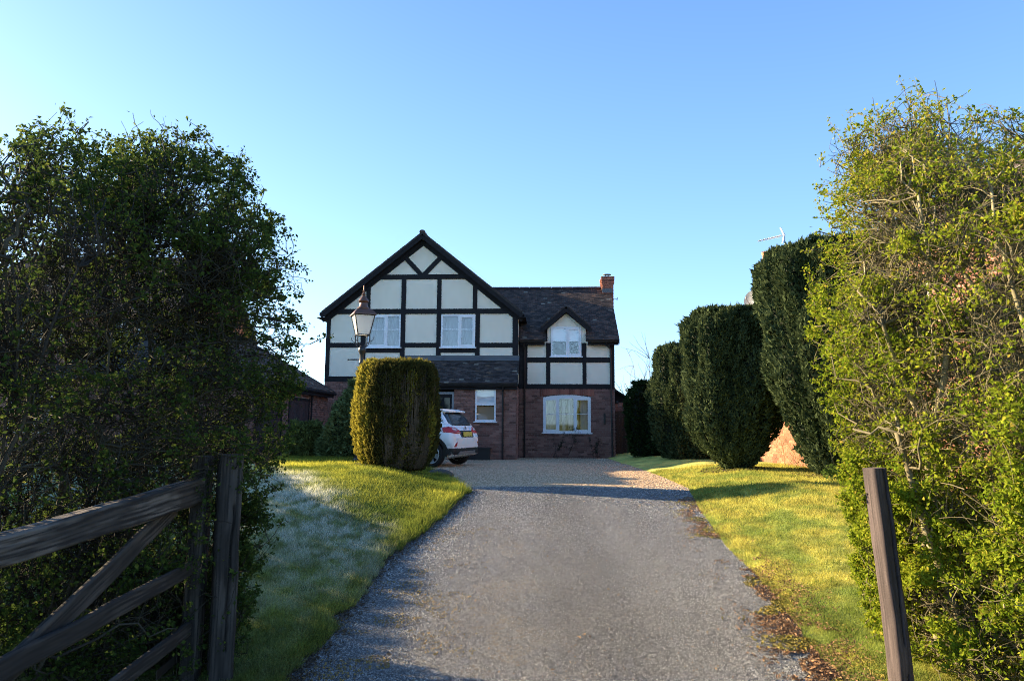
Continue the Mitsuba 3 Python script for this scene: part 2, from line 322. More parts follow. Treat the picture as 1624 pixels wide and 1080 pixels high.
rng2 = np.random.default_rng(91); n = 5200; y = 4.0 + 8.2 * rng2.random(n) ** 1.4; x = xl(y) + np.abs(rng2.normal(size=n)) * .10 - .02
V, Fc = leaves(np.stack([x, y, zd(y) + .006 + .012 * rng2.random(n)], 1), np.stack([rng2.normal(size=n) * .5, rng2.normal(size=n) * .5, np.ones(n)], 1), rng2.uniform(.006, .018, n), .5, .3)
add('soil_crumb', (V, Fc), 'm_matte', 'driveway', color=np.repeat(lerp((.03, .022, .015), (.10, .07, .04), rng2.random((n, 1))), 4, 0), kind='stuff')
n = 140; y = 4.2 + 8 * rng2.random(n); x = xl(y) + .1 + rng2.random(n) * (xr(y) - xl(y) - .2)
for i_ in range(n):
    V, Fc = leaves(np.array([[x[i_], y[i_], zd(y[i_]) + .012]]), np.array([[rng2.normal() * .4, rng2.normal() * .4, 1]]), np.array([rng2.uniform(.010, .024)]), .55, .3)
    add('fallen_leaf', (V, Fc), 'm_matte', 'driveway', color=np.repeat(lerp((.16, .08, .035), (.42, .26, .11), rng2.random((1, 1))), 4, 0))

# ------------------------------------------------------------------ brick, tile and timber builders
def brick_colors(n, a=(0.19, 0.09, 0.07), b=(0.31, 0.17, 0.135)):
    c = lerp(a, b, rng.random((n, 1))) * rng.uniform(0.8, 1.15, (n, 1)); d = rng.random(n) > 0.88; c[d] *= 0.62
    return c
def bricks(u0, u1, z0, z1, w, holes=(), L=0.225, H=0.075, depth=0.06, ca=(0.19, 0.09, 0.07), cb=(0.31, 0.17, 0.135), mb=None):
    """one stretcher-bond panel in local (u, w, z), faces looking to -w, 10 mm recessed joints"""
    mb = mb or MB(); rows = int(round((z1 - z0) / H))
    for k in range(rows):
        za = z0 + k * H; off = (k % 2) * L / 2
        for i in range(-1, int((u1 - u0) / L) + 2):
            a, b = max(u0, u0 + i * L - off), min(u1, u0 + (i + 1) * L - off)
            if b - a < 0.03: continue
            zm = za + H / 2; segs = [(a, b)]
            for (h0, h1, g0, g1) in holes:
                if g0 < zm < g1:
                    segs = [q for (p0, p1) in segs for q in ((p0, min(p1, h0)), (max(p0, h1), p1)) if q[1] - q[0] > 0.02]
            for (p0, p1) in segs:
                j = rng.uniform(0, 0.004)
                mb.box(p0 + 0.005, p1 - 0.005, w + j, w + depth, za + 0.005, za + H - 0.005, brick_colors(1, ca, cb)[0])
    return mb
def tiles(o, eu, ev, nu, width, length, tw=0.165, gauge=0.1, th=0.014, keep=None, ca=(0.035, 0.025, 0.022), cb=(0.10, 0.07, 0.055), lichen=0.03):
    """lapped plain tiles: o = lower left corner at the eave, eu along it, ev up the slope, nu outwards"""
    mb = MB(); o, eu, ev, nu = (np.asarray(q, float) for q in (o, eu, ev, nu))
    rows = int(length / gauge)
    for r in range(rows):
        off = (r % 2) * tw / 2
        for i in range(-1, int(width / tw) + 1):
            a, b = max(0, i * tw + off), min(width, (i + 1) * tw + off)
            if b - a < 0.03: continue
            v0 = r * gauge
            if keep is not None and not keep((a + b) / 2, v0 + gauge / 2): continue
            c = lerp(ca, cb, rng.random() ** 1.4); x = rng.random()
            if x < lichen: c = np.array([0.24, 0.225, 0.18]) * rng.uniform(.5, 1)
            elif x < lichen * 4: c = c * np.array([1.6, 1.3, 1.0])
            lift = rng.uniform(0, 0.006)
            p = o + eu * (a + 0.003) + ev * v0 + nu * (0.012 + lift)
            mb.obox(p, eu * (b - a - 0.006), ev * gauge * 1.25 - nu * 0.012, nu * th, c)
    return mb
def extrude_uz(poly, w0, w1, mb=None):
    """shapely polygon in (u, z) -> prism between w0 and w1"""
    mb = mb or MB()
    for g in getattr(poly, 'geoms', [poly]):
        if g.area < 1e-4: continue
        m = trimesh.creation.extrude_polygon(g, w1 - w0, engine='earcut')
        v = np.array(m.vertices); mb.raw(np.stack([v[:, 0], w0 + v[:, 2], v[:, 1]], 1), np.array(m.faces)[:, ::-1])
    return mb

def timber_board(p0, p1, wdt, thk, side, mat, name, parent, ca, cb, seed, crack=0, bow=0.004, label=None, taper=1.0):
    """weathered sawn timber from p0 to p1: rounded arrises, grain and wear as vertex colour; side = direction of wdt"""
    p0, p1, side = (np.asarray(q, float) for q in (p0, p1, side)); d = p1 - p0; Ln = np.linalg.norm(d); d /= Ln
    side = unit(side - d * (side @ d)); nrm = np.cross(d, side)
    n = max(8, int(Ln / 0.02)); ch = min(0.008, thk * 0.25)
    hw, ht = wdt / 2, thk / 2
    ring = []
    k = max(3, int(wdt / 0.006)); k2 = max(2, int(thk / 0.006))
    ring += [(u, -ht) for u in np.linspace(-hw + ch, hw - ch, k)] + [(hw, u) for u in np.linspace(-ht + ch, ht - ch, k2)]
    ring += [(u, ht) for u in np.linspace(hw - ch, -hw + ch, k)] + [(-hw, u) for u in np.linspace(ht - ch, -ht + ch, k2)]
    ring = np.array(ring); m = len(ring); s = np.linspace(0, Ln, n)
    S, A = np.meshgrid(s, ring[:, 0], indexing='ij'); _, Bq = np.meshgrid(s, ring[:, 1], indexing='ij')
    wob = (nfbm(S * 2.5, 0, seed, 3) - .5) * bow * 4
    rel = (nfbm(S * 4, A * 90, Bq * 90 + seed, 3) - .5) * 0.007 + (nfbm(S * 3, A * 9, Bq * 9 + seed * 3.1, 2) - .5) * 0.006
    cr = np.exp(-((A - 0.15 * wdt - (nfbm(S * 3, 0, seed + 5) - .5) * 0.03) / 0.004) ** 2) * crack * (nfbm(S * 2, 1, seed) > 0.32)
    rad = np.stack([A, Bq], -1); rl = np.linalg.norm(rad, axis=-1, keepdims=True); rad = rad * (1 + (rel / np.maximum(rl[..., 0], .02))[..., None])
    P = p0 + S[..., None] * d + (rad[..., 0] * (1 + (taper - 1) * S / Ln) + wob)[..., None] * side + (rad[..., 1])[..., None] * nrm
    P = P - np.sign(Bq)[..., None] * (cr * 0.02)[..., None] * nrm * (np.abs(Bq) >= ht - 1e-6)[..., None]
    g = nfbm(S * 3.5, A * 110, Bq * 110 + seed, 3); bl = nfbm(S * 3.5, A * 12, Bq * 12 + seed * 2, 4)
    col = lerp(ca, cb, (np.clip(sst(.32, .68, g) * 1.25 - .15, 0, 1) * (.25 + .9 * sst(.35, .65, bl)) )[..., None]) * (1 - 0.7 * np.clip(cr, 0, 1))[..., None]
    i = np.arange(n - 1)[:, None] * m; j = np.arange(m)[None]; kk = (j + 1) % m
    f = np.stack([i + j, i + kk, i + m + kk, i + m + j], -1).reshape(-1, 4)
    f = np.vstack([f[:, [0, 1, 2]], f[:, [0, 2, 3]]]); v = P.reshape(-1, 3); col = col.reshape(-1, 3)
    for e, fl in ((0, 1), (n - 1, 0)):
        v = np.vstack([v, P[e], P[e].mean(0)[None]]); b = len(v) - m - 1
        col = np.vstack([col, np.repeat(lerp(ca, cb, .6)[None], m + 1, 0)])
        t = np.stack([np.arange(m) + b, (np.arange(m) + 1) % m + b, np.full(m, b + m)], 1); f = np.vstack([f, t[:, ::-1] if fl else t])
    tri = v[f]; vol = np.einsum('ij,ij->i', tri[:, 0], np.cross(tri[:, 1], tri[:, 2])).sum()
    if vol < 0: f = f[:, ::-1]
    return add(name, (v, f), mat, parent, smooth=True, color=col, label=label)

# ------------------------------------------------------------------ the house (local frame: u right, w into the house, z up)
AL = math.radians(3.0)
HM = np.eye(4); HM[:3, 0] = (math.cos(AL), -math.sin(AL), 0); HM[:3, 1] = (math.sin(AL), math.cos(AL), 0); HM[:3, 3] = (3.77, 25.0, 0.5)
G = -0.5            # the gabled front stands proud of the right wing
PW = -1.7           # front wall of the porch
H = thing('half_timbered_house', 'two storey black and white half timbered house with brick ground floor and front gable', 'house')
# inner shell: closes the rooms behind the facade
shell = MB(); shell.box(-10.6, -3.56, G + 0.32, 8.0, -0.3, 5.05); shell.box(-3.56, -0.02, 0.32, 6.6, -0.3, 4.15)
extrude_uz(Polygon([(-10.6, 5.05), (-3.56, 5.05), (-7.08, 7.8)]), G + 0.32, 8.0, shell)
put(shell, 'inner_wall', 'm_dark', H, HM)
for q in ((-3.56, -3.53, G + 0.2, 0.3, 2.6, 5.0), (-10.63, -10.6, G + 0.2, 8.0, 2.6, 5.05), (-0.02, 0.0, 0.2, 6.6, 2.5, 4.2)): put(MB().box(*q), 'side_wall', 'm_render', H, HM)
mort = MB(); mort.box(-3.5, -0.0, 0.045, 0.32, -0.3, 2.42); mort.box(-0.03, 0.0, 0.32, 6.6, -0.3, 2.5); mort.box(-10.63, -7.5, G + 0.045, G + 0.32, -0.3, 2.66)
mort.box(-10.63, -10.6, G + .32, 8.0, -0.3, 2.6)

def window(u0, u1, z0, z1, w, lights, bars=(), arch=0.0, curtain='curtain', blind=None, label=None, sash=None):
    """white framed casement: lights = list of relative split positions, bars = heights of glazing bars"""
    win = key_of('window', H); note(win, label)
    fr = 0.055; d0, d1 = w - 0.012, w + 0.07
    m = MB(); m.box(u0, u0 + fr, d0, d1, z0, z1); m.box(u1 - fr, u1, d0, d1, z0, z1); m.box(u0 + fr, u1 - fr, d0, d1, z0, z0 + fr); m.box(u0 + fr, u1 - fr, d0, d1, z1 - fr, z1)
    if arch:
        a = np.linspace(0, 1, 17); top = [(u0 + (u1 - u0) * t, z1 + arch * 4 * t * (1 - t)) for t in a]
        extrude_uz(Polygon([(u0, z1 - 0.002)] + top + [(u1, z1 - 0.002)]), d0 + .003, d1, m)
    cuts = [u0] + [u0 + (u1 - u0) * t for t in lights] + [u1]
    for c in cuts[1:-1]: m.box(c - 0.035, c + 0.035, d0 + 0.002, d1, z0 + fr, z1 - fr)
    put(m, 'frame', 'm_white', win, HM)
    for i, (a, b) in enumerate(zip(cuts[:-1], cuts[1:])):
        a2 = a + (fr if i == 0 else 0.035); b2 = b - (fr if i == len(cuts) - 2 else 0.035); za, zb = z0 + fr, z1 - fr
        if sash is None or i in sash:
            s_ = 0.05; m = MB(); f0 = w - 0.022; f1 = w + 0.05
            m.box(a2, a2 + s_, f0, f1, za, zb); m.box(b2 - s_, b2, f0, f1, za, zb); m.box(a2 + s_, b2 - s_, f0, f1, za, za + s_); m.box(a2 + s_, b2 - s_, f0, f1, zb - s_, zb)
            put(m, 'sash', 'm_white', win, HM); a2, b2, za, zb = a2 + s_, b2 - s_, za + s_, zb - s_
        v = np.array([[a2, w + 0.03, za], [b2, w + 0.03, za], [b2, w + 0.03, zb], [a2, w + 0.03, zb]])
        m = MB(); m.raw(v, [[0, 1, 2, 3]]); put(m, 'pane', 'm_glass', win, HM)
        for zb_ in bars:
            m = MB(); zz = z0 + (z1 - z0) * zb_; m.box(a2, b2, w + 0.018, w + 0.042, zz - 0.011, zz + 0.011); put(m, 'glazing_bar', 'm_white', win, HM)
    m = MB(); m.box(u0 - 0.05, u1 + 0.05, w - 0.09, w + 0.05, z0 - 0.045, z0 - 0.003); put(m, 'sill', 'm_white', win, HM)
    # gathered net curtain hanging behind the panes
    n = 160; uu = np.linspace(u0 + .03, u1 - .03, n); wav = 0.012 * np.sin(uu * 44 + 2.2 * np.sin(uu * 9)) + 0.012 * np.sin(uu * 19 + 1)
    zz = np.linspace(z0 + .04, z1 - .04, 4); X, Z = np.meshgrid(uu, zz, indexing='ij'); Wv = w + 0.15 + wav[:, None] * lerp(1.2, 0.7, (Z - z0) / (z1 - z0))
    gaps = {'curtain': [(-9, 9)], 'open': [(u0, u0 + .62 * (cuts[1] - u0) * 1.6), (u0 + .40 * (u1 - u0), u0 + 0.47 * (u1 - u0)), (u0 + .53 * (u1 - u0), u0 + .61 * (u1 - u0)), (u1 - .22 * (u1 - u0), u1)]}[curtain]
    m = MB(); i = np.arange(n - 1)[:, None] * 4 + np.arange(3)[None]; cen = (uu[:-1] + uu[1:]) / 2
    on = np.array([any(a <= c <= b for a, b in gaps) for c in cen]); i = i[on]
    m.raw(np.stack([X, Wv, Z], -1).reshape(-1, 3), np.stack([i, i + 4, i + 5, i + 1], -1).reshape(-1, 4))
    if blind is None: put(m, 'curtain', 'm_curtain', win, HM, smooth=True)
    else:
        m = MB(); m.box(u0 + .05, u1 - .05, w + .085, w + .09, z0 + (z1 - z0) * blind, z1 - .04); put(m, 'blind', 'm_blind', win, HM)
    return win

def facade(region, beams, wins, w, name='timber'):
    """black timbers, each its own piece, and the rendered panels between them"""
    solid = unary_union([sbox(a - .004, c - .004, b + .004, d + .004) for a, b, c, d in wins]) if wins else Polygon()
    done = Polygon()
    for b in beams:
        p = b.intersection(region).difference(done).difference(solid)
        if p.area < 1e-3: continue
        done = done.union(b.buffer(0.001))
        put(extrude_uz(p, w - 0.008 - rng.uniform(0, .006), w + 0.2), name, 'm_timber', H, HM)
    left = region.difference(unary_union(beams)).difference(solid)
    for g in getattr(left, 'geoms', [left]):
        if g.area > 4e-3: put(extrude_uz(g, w + 0.022, w + 0.2), 'infill_panel', 'm_render', H, HM)
def strip(p, q, wd): return LineString([p, q]).buffer(wd / 2, cap_style=2)

# gable front
AP = (-7.08, 7.98); SL = (AP[1] - 5.10) / (AP[0] + 10.63)
reg = Polygon([(-10.63, 2.62), (-3.53, 2.62), (-3.53, 5.10), AP, (-10.63, 5.10)])
W1, W2 = (-9.10, -7.86, 3.88, 5.09), (-6.36, -5.10, 3.88, 5.09)
rake = [strip((-10.9, 5.10 - .27 * SL - .13), (AP[0] + .0, AP[1] - .13), 0.24), strip((-3.26, 5.10 - .27 * SL - .13), (AP[0], AP[1] - .13), 0.24)]
beams = rake + [sbox(-10.63, 5.12, -3.53, 5.31), sbox(-9.6, 6.42, -4.5, 6.60), sbox(-10.63, 2.62, -3.53, 2.81),
    sbox(-10.63, 2.81, -10.48, 5.12), sbox(-3.73, 2.81, -3.53, 5.12), sbox(-9.34, 2.81, -9.15, 5.12), sbox(-7.86, 2.81, -7.69, 5.12), sbox(-6.53, 2.81, -6.36, 5.12), sbox(-5.10, 2.81, -4.93, 5.12),
    sbox(-9.18, 5.31, -9.02, 6.42), sbox(-7.86, 5.31, -7.69, 6.42), sbox(-6.53, 5.31, -6.37, 6.42), sbox(-5.20, 5.31, -5.04, 6.42),
    sbox(-10.48, 3.88, -9.34, 4.05), sbox(-7.69, 3.88, -6.53, 4.05), sbox(-4.93, 3.88, -3.73, 4.05), sbox(-9.15, 3.69, -7.86, 3.86), sbox(-6.36, 3.69, -5.10, 3.86),
    strip((-7.80, 7.30), (-7.10, 6.55), 0.17), strip((-6.37, 7.30), (-7.07, 6.55), 0.17)]
facade(reg, beams, [W1, W2], G)
window(*W1, G, [0.58], [0.55], sash=[0])
window(*W2, G, [0.53], [0.55], sash=[1])
# right wing front with its dormer gable
reg = unary_union([sbox(-3.50, 2.40, 0.0, 4.16), sbox(-2.46, 4.16, -1.04, 4.78), Polygon([(-2.46, 4.78), (-1.04, 4.78), (-1.77, 5.32)])])
W3 = (-2.33, -1.21, 3.60, 4.70)
beams = [strip((-2.62, 4.60), (-1.75, 5.33), 0.17), strip((-0.9, 4.60), (-1.77, 5.33), 0.17), sbox(-3.50, 2.40, 0, 2.58), sbox(-3.50, 3.38, 0, 3.56), sbox(-3.50, 2.58, -3.20, 4.16), sbox(-2.51, 2.58, -2.36, 3.38), sbox(-1.17, 2.58, -1.03, 3.38),
    sbox(-2.51, 3.56, -2.34, 4.10), sbox(-1.20, 3.56, -1.03, 4.10), sbox(-0.17, 2.58, 0, 4.16)]
facade(reg, beams, [W3], 0.0)
window(*W3, 0.0, [0.53], [], blind=0.52, sash=[1])
# brick ground floor
W4 = (-2.62, -0.88, 0.82, 2.10); W5 = (-4.94, -4.23, 1.20, 2.32)
bk = bricks(-3.50, 0.0, -0.15, 2.10, 0.0, [W4]); bricks(-3.50, 0.0, 2.10, 2.40, 0.0, [(-2.75, -0.75, 2.0, 2.40)], mb=bk)
for i in range(26):      # soldier arch over the window
    a = -2.75 + i * 2.0 / 26; zz = 2.115 + 0.085 * 4 * ((i + .5) / 26) * (1 - (i + .5) / 26); bk.box(a + .005, a + 2.0 / 26 - .005, -0.004, 0.06, zz, 2.395, brick_colors(1, (0.25, .085, .06), (0.38, .15, .10))[0])
bricks(-10.63, -7.5, -0.15, 2.62, G, mb=bk)
put(bk, 'brickwork', 'm_matte', H, HM, col=True, kind='stuff')
window(*W4, 0.03, [0.32, 0.66], [0.52], arch=0.085, curtain='open', sash=[0, 2])
# porch: lean-to in front of the gable
D0, D1 = -6.72, -5.68
pb = bricks(D1, -3.52, -0.15, 2.40, PW, [W5]); bricks(-7.6, D0, -0.15, 2.40, PW, mb=pb)
put(pb, 'porch_brickwork', 'm_matte', H, HM, col=True, kind='stuff')
ps = MB()      # return wall of the porch, brick by brick
for k in range(34):
    for i in range(6):
        a = PW + 0.06 + i * .225 - (k % 2) * .112; b = min(a + .215, -0.0); a = max(a, PW + .06)
        if b - a > .03: ps.box(-3.56, -3.50 - rng.uniform(0, .003), a, b, -0.15 + k * .075 + .005, -0.15 + (k + 1) * .075 - .005, brick_colors(1)[0])
put(ps, 'porch_side_brickwork', 'm_matte', H, HM, col=True, kind='stuff')
mort.box(D1 + .005, W5[0] - .004, PW + .045, PW + .2, -0.3, 2.45); mort.box(W5[1] + .004, -3.55, PW + .045, PW + .2, -0.3, 2.45); mort.box(W5[0] - .004, W5[1] + .004, PW + .045, PW + .2, -0.3, W5[2] - .004)
mort.box(W5[0] - .004, W5[1] + .004, PW + .046, PW + .2, W5[3] + .004, 2.45); mort.box(-7.6, D0 - .005, PW + .045, PW + .2, -.3, 2.45); mort.box(-3.70, -3.545, PW + .2, 0.04, -.3, 2.6)
# cut the mortar behind the big window
mort2 = MB()
for (v, c) in zip(mort.v, mort.c):
    x0, y0, z0 = v.min(0); x1, y1, z1 = v.max(0)
    if abs(x0 + 3.5) < 1e-6 and abs(x1) < 1e-6:
        for q in ((x0, W4[0] - .003, z0, z1), (W4[1] + .003, x1, z0, z1), (W4[0] - .003, W4[1] + .003, z0, W4[2] - .003), (W4[0] - .003, W4[1] + .003, W4[3] + .09, z1)): mort2.box(q[0], q[1], y0, y1, q[2], q[3], (.25, .22, .2))
    else: mort2.box(x0, x1, y0, y1, z0, z1, (.25, .22, .2))
put(mort2, 'wall', 'm_matte', H, HM, col=True, label='mortar and backing of the brick ground floor')
window(*W5, PW, [], [], blind=0.56, sash=[])
m = MB(); m.box(W5[0] + .05, W5[1] - .05, PW - .016, PW + .06, 1.74, 1.81); m.box(W5[0] + .055, W5[1] - .055, PW - .024, PW + .05, 1.81, 1.85); put(m, 'transom', 'm_white', 'half_timbered_house__window_004', HM)
m = MB(); m.box(W5[0] + .06, W5[1] - .06, PW + .1, PW + .105, 1.25, 1.72); put(m, 'lower_blind', 'm_tan', 'half_timbered_house__window_004', HM)
m = MB(); m.box(-7.6, -3.56, PW + .24, PW + .26, -.3, 1.1); m.box(-7.6, -3.6, G - .02, G + .3, -.3, 2.6); put(m, 'porch_inner_wall', 'm_dark', H, HM)
door = key_of('front_door', H)
m = MB(); m.box(D0, D0 + .07, PW + .02, PW + .14, -.1, 2.2); m.box(D1 - .07, D1, PW + .02, PW + .14, -.1, 2.2); m.box(D0 + .07, D1 - .07, PW + .02, PW + .14, 2.12, 2.2); put(m, 'frame', 'm_grey', door, HM)
m = MB(); m.box(D0 + .07, D1 - .07, PW + .06, PW + .11, -.1, 2.12)
for i in range(5): m.box(D0 + .12 + i * .165, D0 + .26 + i * .165, PW + .05, PW + .065, 0.1, 1.25)
put(m, 'leaf', 'm_timber', door, HM)
for i in range(3): m = MB(); m.box(D0 + .16 + i * .27, D0 + .36 + i * .27, PW + .045, PW + .062, 1.35, 2.0); put(m, 'pane', 'm_carglass', door, HM)
# roofs -------------------------------------------------------------
def slab(mb, o, eu, ev, nu, wd, ln, th=0.05): mb.obox(np.asarray(o, float) - np.asarray(nu) * th, np.asarray(eu) * wd, np.asarray(ev) * ln, np.asarray(nu) * th)
def roof_side(parent, o, eu, ev, wd, ln, keep=None, **k):
    eu, ev = unit(np.array(eu, float)), unit(np.array(ev, float)); nu = np.cross(eu, ev); nu = nu if nu[2] > 0 else -nu
    m = MB()
    if keep is None: slab(m, o, eu, ev, nu, wd, ln); put(m, 'roof_deck', 'm_dark', parent, HM)
    put(tiles(o, eu, ev, nu, wd, ln, keep=keep, **k), 'tile', 'm_matte', parent, HM, col=True, kind='stuff')
def ridge_tiles(parent, p, d, n, L=0.45, r=0.11, ca=(0.05, .038, .034), M=HM):
    p, d = np.asarray(p, float), unit(np.array(d, float)); sd = unit(np.cross(d, [0, 0, 1])); a = np.linspace(-0.15, np.pi + .15, 9)
    for i in range(n):
        e = [p + d * (i * L + q) for q in (0.006, L - .006)]
        ring = [[c + sd * math.cos(t) * r + np.array([0, 0, 1]) * (math.sin(t) * r * .8 - .04) for t in a] for c in e]
        v = np.array(ring).reshape(-1, 3); f = [[j, j + 1, j + 10, j + 9] for j in range(8)] + [[0, 4, 8, 8], [9, 13, 17, 17]]
        mm = MB(); mm.raw(v, f, np.array(ca) * rng.uniform(.7, 1.5)); put(mm, 'ridge_tile', 'm_matte', parent, M, col=True, smooth=40 if False else False)
gr = key_of('gable_roof', H); c_, s_ = 1 / math.hypot(1, SL), SL / math.hypot(1, SL); LN = 3.68 * math.hypot(1, SL)
TOP = AP[1] + 0.16; EV = TOP - 3.68 * SL
roof_side(gr, (-7.08 - 3.68, G - .28, EV), (0, 1, 0), (c_, 0, s_), 8.3, LN)
roof_side(gr, (-7.08 + 3.68, G - .28, EV), (0, 1, 0), (-c_, 0, s_), 8.3, LN)
ridge_tiles(gr, (-7.08, G - .30, TOP + .04), (0, 1, 0), 6)
for sg in (-1, 1):      # bargeboards: an outer board under the verge, a second one set back
    for k, (wd, w0, dz) in enumerate(((0.17, G - .26, 0.05), (0.13, G - .06, 0.20))):
        p = strip((AP[0] + sg * 3.71, TOP - dz - wd / 2 - 3.71 * SL), (AP[0] - sg * 0.0, TOP - dz - wd / 2), wd).difference(sbox(AP[0], 0, AP[0] + 9 * -sg, 20) if sg < 0 else sbox(AP[0] - 9, 0, AP[0], 20))
        put(extrude_uz(p, w0, w0 + (.035 if k == 0 else .05)), 'bargeboard', 'm_timber', H, HM)
    x = AP[0] + sg * 3.58; m = MB(); m.box(min(x, x + sg * .26), max(x, x + sg * .26), G - .24, 8, EV - .22, EV - .19); put(m, 'soffit', 'm_timber', H, HM)
    x = AP[0] + sg * 3.72; m = MB(); m.tube([(x, G - .2, EV - .04), (x, 8, EV - .04)], .055, 10); put(m, 'gutter', 'm_black', H, HM)
RS = 0.734; rn = math.hypot(1, RS); RL = 3.55 * rn
rr = key_of('right_wing_roof', H)
def keep_r(a, v):          # leave room for the dormer
    u, wv = -5.6 + a, -.35 + v / rn; z = 4.16 + (wv + .35) * RS
    if u < -3.5 and z < 8.0 - abs(u + 7.08) * SL: return False
    return not (abs(u + 1.77) < 0.78 and z < 5.38 - abs(u + 1.77) * .88)
m = MB(); ev = unit(np.array([0, 1, RS])); nu = np.array([0, -RS, 1]) / rn
for (a, b, v0) in ((-3.5, -2.5, 0), (-1.04, 0.16, 0), (-2.5, -1.04, .78), (-4.6, -3.5, 2.4), (-5.4, -4.6, 3.4)): m.obox(np.array([a, -.35, 4.16]) + ev * v0 - nu * .05, (b - a, 0, 0), ev * (RL - v0), nu * .05)
put(m, 'roof_deck', 'm_dark', rr, HM)
put(tiles((-5.6, -.35, 4.16), (1, 0, 0), ev, nu, 5.76, RL, keep=keep_r, th=.022, ca=(0.022, .017, .015), cb=(0.095, .064, .050), lichen=0.02), 'tile', 'm_matte', rr, HM, col=True, kind='stuff')
roof_side(rr, (-3.5, 6.75, 4.16), (1, 0, 0), (0, -1, RS), 3.66, RL, tw=.33, gauge=.2)
ridge_tiles(rr, (-5.0, 3.2, 4.16 + 3.55 * RS + .05), (1, 0, 0), 11)
p = strip((-.38, 4.06), (3.2, 4.06 + 3.58 * RS), .16)      # right verge
vb = MB()
for sg in (1, -1): vb.obox(np.array([.13, 3.2 - sg * 3.57, 4.02]), (.03, 0, 0), (0, sg * 3.57, 3.57 * RS), (0, 0, .16))
put(vb, 'bargeboard', 'm_timber', H, HM)
gw = extrude_uz(Polygon([(0.0, 4.16), (6.5, 4.16), (3.2, 6.6)]), -.02, .0); v, f = gw.get()[0]; v = np.stack([-.02 + v[:, 1] * .99, v[:, 0], v[:, 2]], 1); gm = MB(); gm.raw(v, f[:, ::-1]); put(gm, 'gable_wall', 'm_render', H, HM)
for (a, b) in ((-3.46, -2.56), (-0.98, 0.14)):
    m = MB(); m.box(a, b, -.20, -.17, 4.0, 4.15); m.box(a, b, -.17, .02, 4.02, 4.05); put(m, 'fascia', 'm_timber', H, HM)
    m = MB(); m.tube([(a, -.25, 4.13), (b, -.25, 4.13)], .055, 10); put(m, 'gutter', 'm_black', H, HM)
dr_ = key_of('dormer_roof', H); ds = .88; dn = math.hypot(1, ds)
for sg in (-1, 1):
    o = np.array([-1.77 + sg * .90, -.22, 5.47 - .90 * ds]); ev = np.array([-sg, 0, ds]) / dn; nu = np.array([sg * ds, 0, 1]) / dn
    wk = lambda a, v, sg=sg: (-.22 + a) < (5.47 - .90 * ds + v * ds / dn - 4.16) / RS - .35 + .12
    m = MB(); q = [o, o + ev * .9 * dn]; e0 = (q[0][2] - 4.16) / RS - .35; e1 = (q[1][2] - 4.16) / RS - .35
    top = np.array([q[0], q[1], [q[1][0], e1, q[1][2]], [q[0][0], max(e0, -.1), q[0][2]]]); m.raw(np.vstack([top - nu * .03, top]), [[0, 1, 2, 3], [4, 7, 6, 5], [0, 4, 5, 1], [1, 5, 6, 2], [2, 6, 7, 3], [3, 7, 4, 0]]); put(m, 'roof_deck', 'm_dark', dr_, HM)
    put(tiles(o, (0, 1, 0), ev, nu, 2.2, .9 * dn, keep=wk), 'tile', 'm_matte', dr_, HM, col=True, kind='stuff')
    p = strip((-1.77 + sg * .92, 5.40 - .92 * ds - .07), (-1.77, 5.40 - .07), .15).intersection(sbox(-9, 0, -1.77, 9) if sg < 0 else sbox(-1.77, 0, 9, 9)); put(extrude_uz(p, -.20, -.165), 'bargeboard', 'm_timber', dr_, HM)
    x = -1.77 + sg * .69; m = MB(); m.box(x - .02, x + .02, .2, 1.0, 4.1, 4.82); put(m, 'cheek', 'm_lead', dr_, HM)
po = key_of('porch_roof', H); pe = (2.47, PW - .28); pt = (3.42, G - .01); ps_ = math.hypot(pt[0] - pe[0], pt[1] - pe[1])
roof_side(po, (-7.65, pe[1], pe[0]), (1, 0, 0), (0, pt[1] - pe[1], pt[0] - pe[0]), 4.17, ps_, lichen=.02, th=.022, ca=(.016, .014, .014), cb=(.075, .062, .056))
m = MB(); m.obox((-7.65, G - .16, 3.36), (4.17, 0, 0), (0, .15, .14), (0, -.02, .02))
for i in range(3): m.obox((-7.65 + i * 1.39 - .02, G - .20, 3.355), (.04, 0, 0), (0, .19, .18), (0, -.03, .03))
m.box(-7.65, -3.48, G - .035, G - .016, 3.45, 3.58); put(m, 'flashing', 'm_lead', po, HM)
m = MB(); m.box(-7.65, -3.48, PW - .10, PW - .07, 2.28, 2.45); m.box(-7.65, -3.48, PW - .07, PW + .03, 2.40, 2.43); put(m, 'fascia', 'm_timber', po, HM)
m = MB(); m.tube([(-7.65, PW - .17, 2.42), (-3.46, PW - .17, 2.42)], .055, 10); put(m, 'gutter', 'm_black', po, HM)
m = MB(); m.obox((-3.52, PW - .22, 2.36), (.035, 0, 0), (0, pt[1] - PW + .22, .95 + .05), (0, 0, .1)); put(m, 'bargeboard', 'm_timber', po, HM)
m = MB(); m.box(-3.55, -3.53, PW, G, 2.3, 2.5); extrude_uz(Polygon([(PW, 2.4), (G, 2.4), (G, 3.35)]), 0, .02, None); put(m, 'cheek', 'm_timber', po, HM)
def downpipe(pts, r=.034): m = MB(); m.tube(pts, r, 8); put(m, 'downpipe', 'm_black', H, HM, smooth=40)
downpipe([(-3.98, PW - .17, 2.40), (-3.98, PW - .15, 2.3), (-3.98, PW - .05, 2.2), (-3.98, PW - .05, -.1)])
downpipe([(-3.32, -.25, 4.1), (-3.32, -.2, 3.98), (-3.30, -.05, 3.8), (-3.30, -.05, -.1)])
downpipe([(-.32, -.25, 4.1), (-.30, -.2, 4.0), (-.14, -.05, 3.85), (-.12, -.05, -.1)])
m = MB(); m.box(-.42, -.35, -.03, 0.0, 1.12, 1.52); put(m, 'air_vent', 'm_black', H, HM)
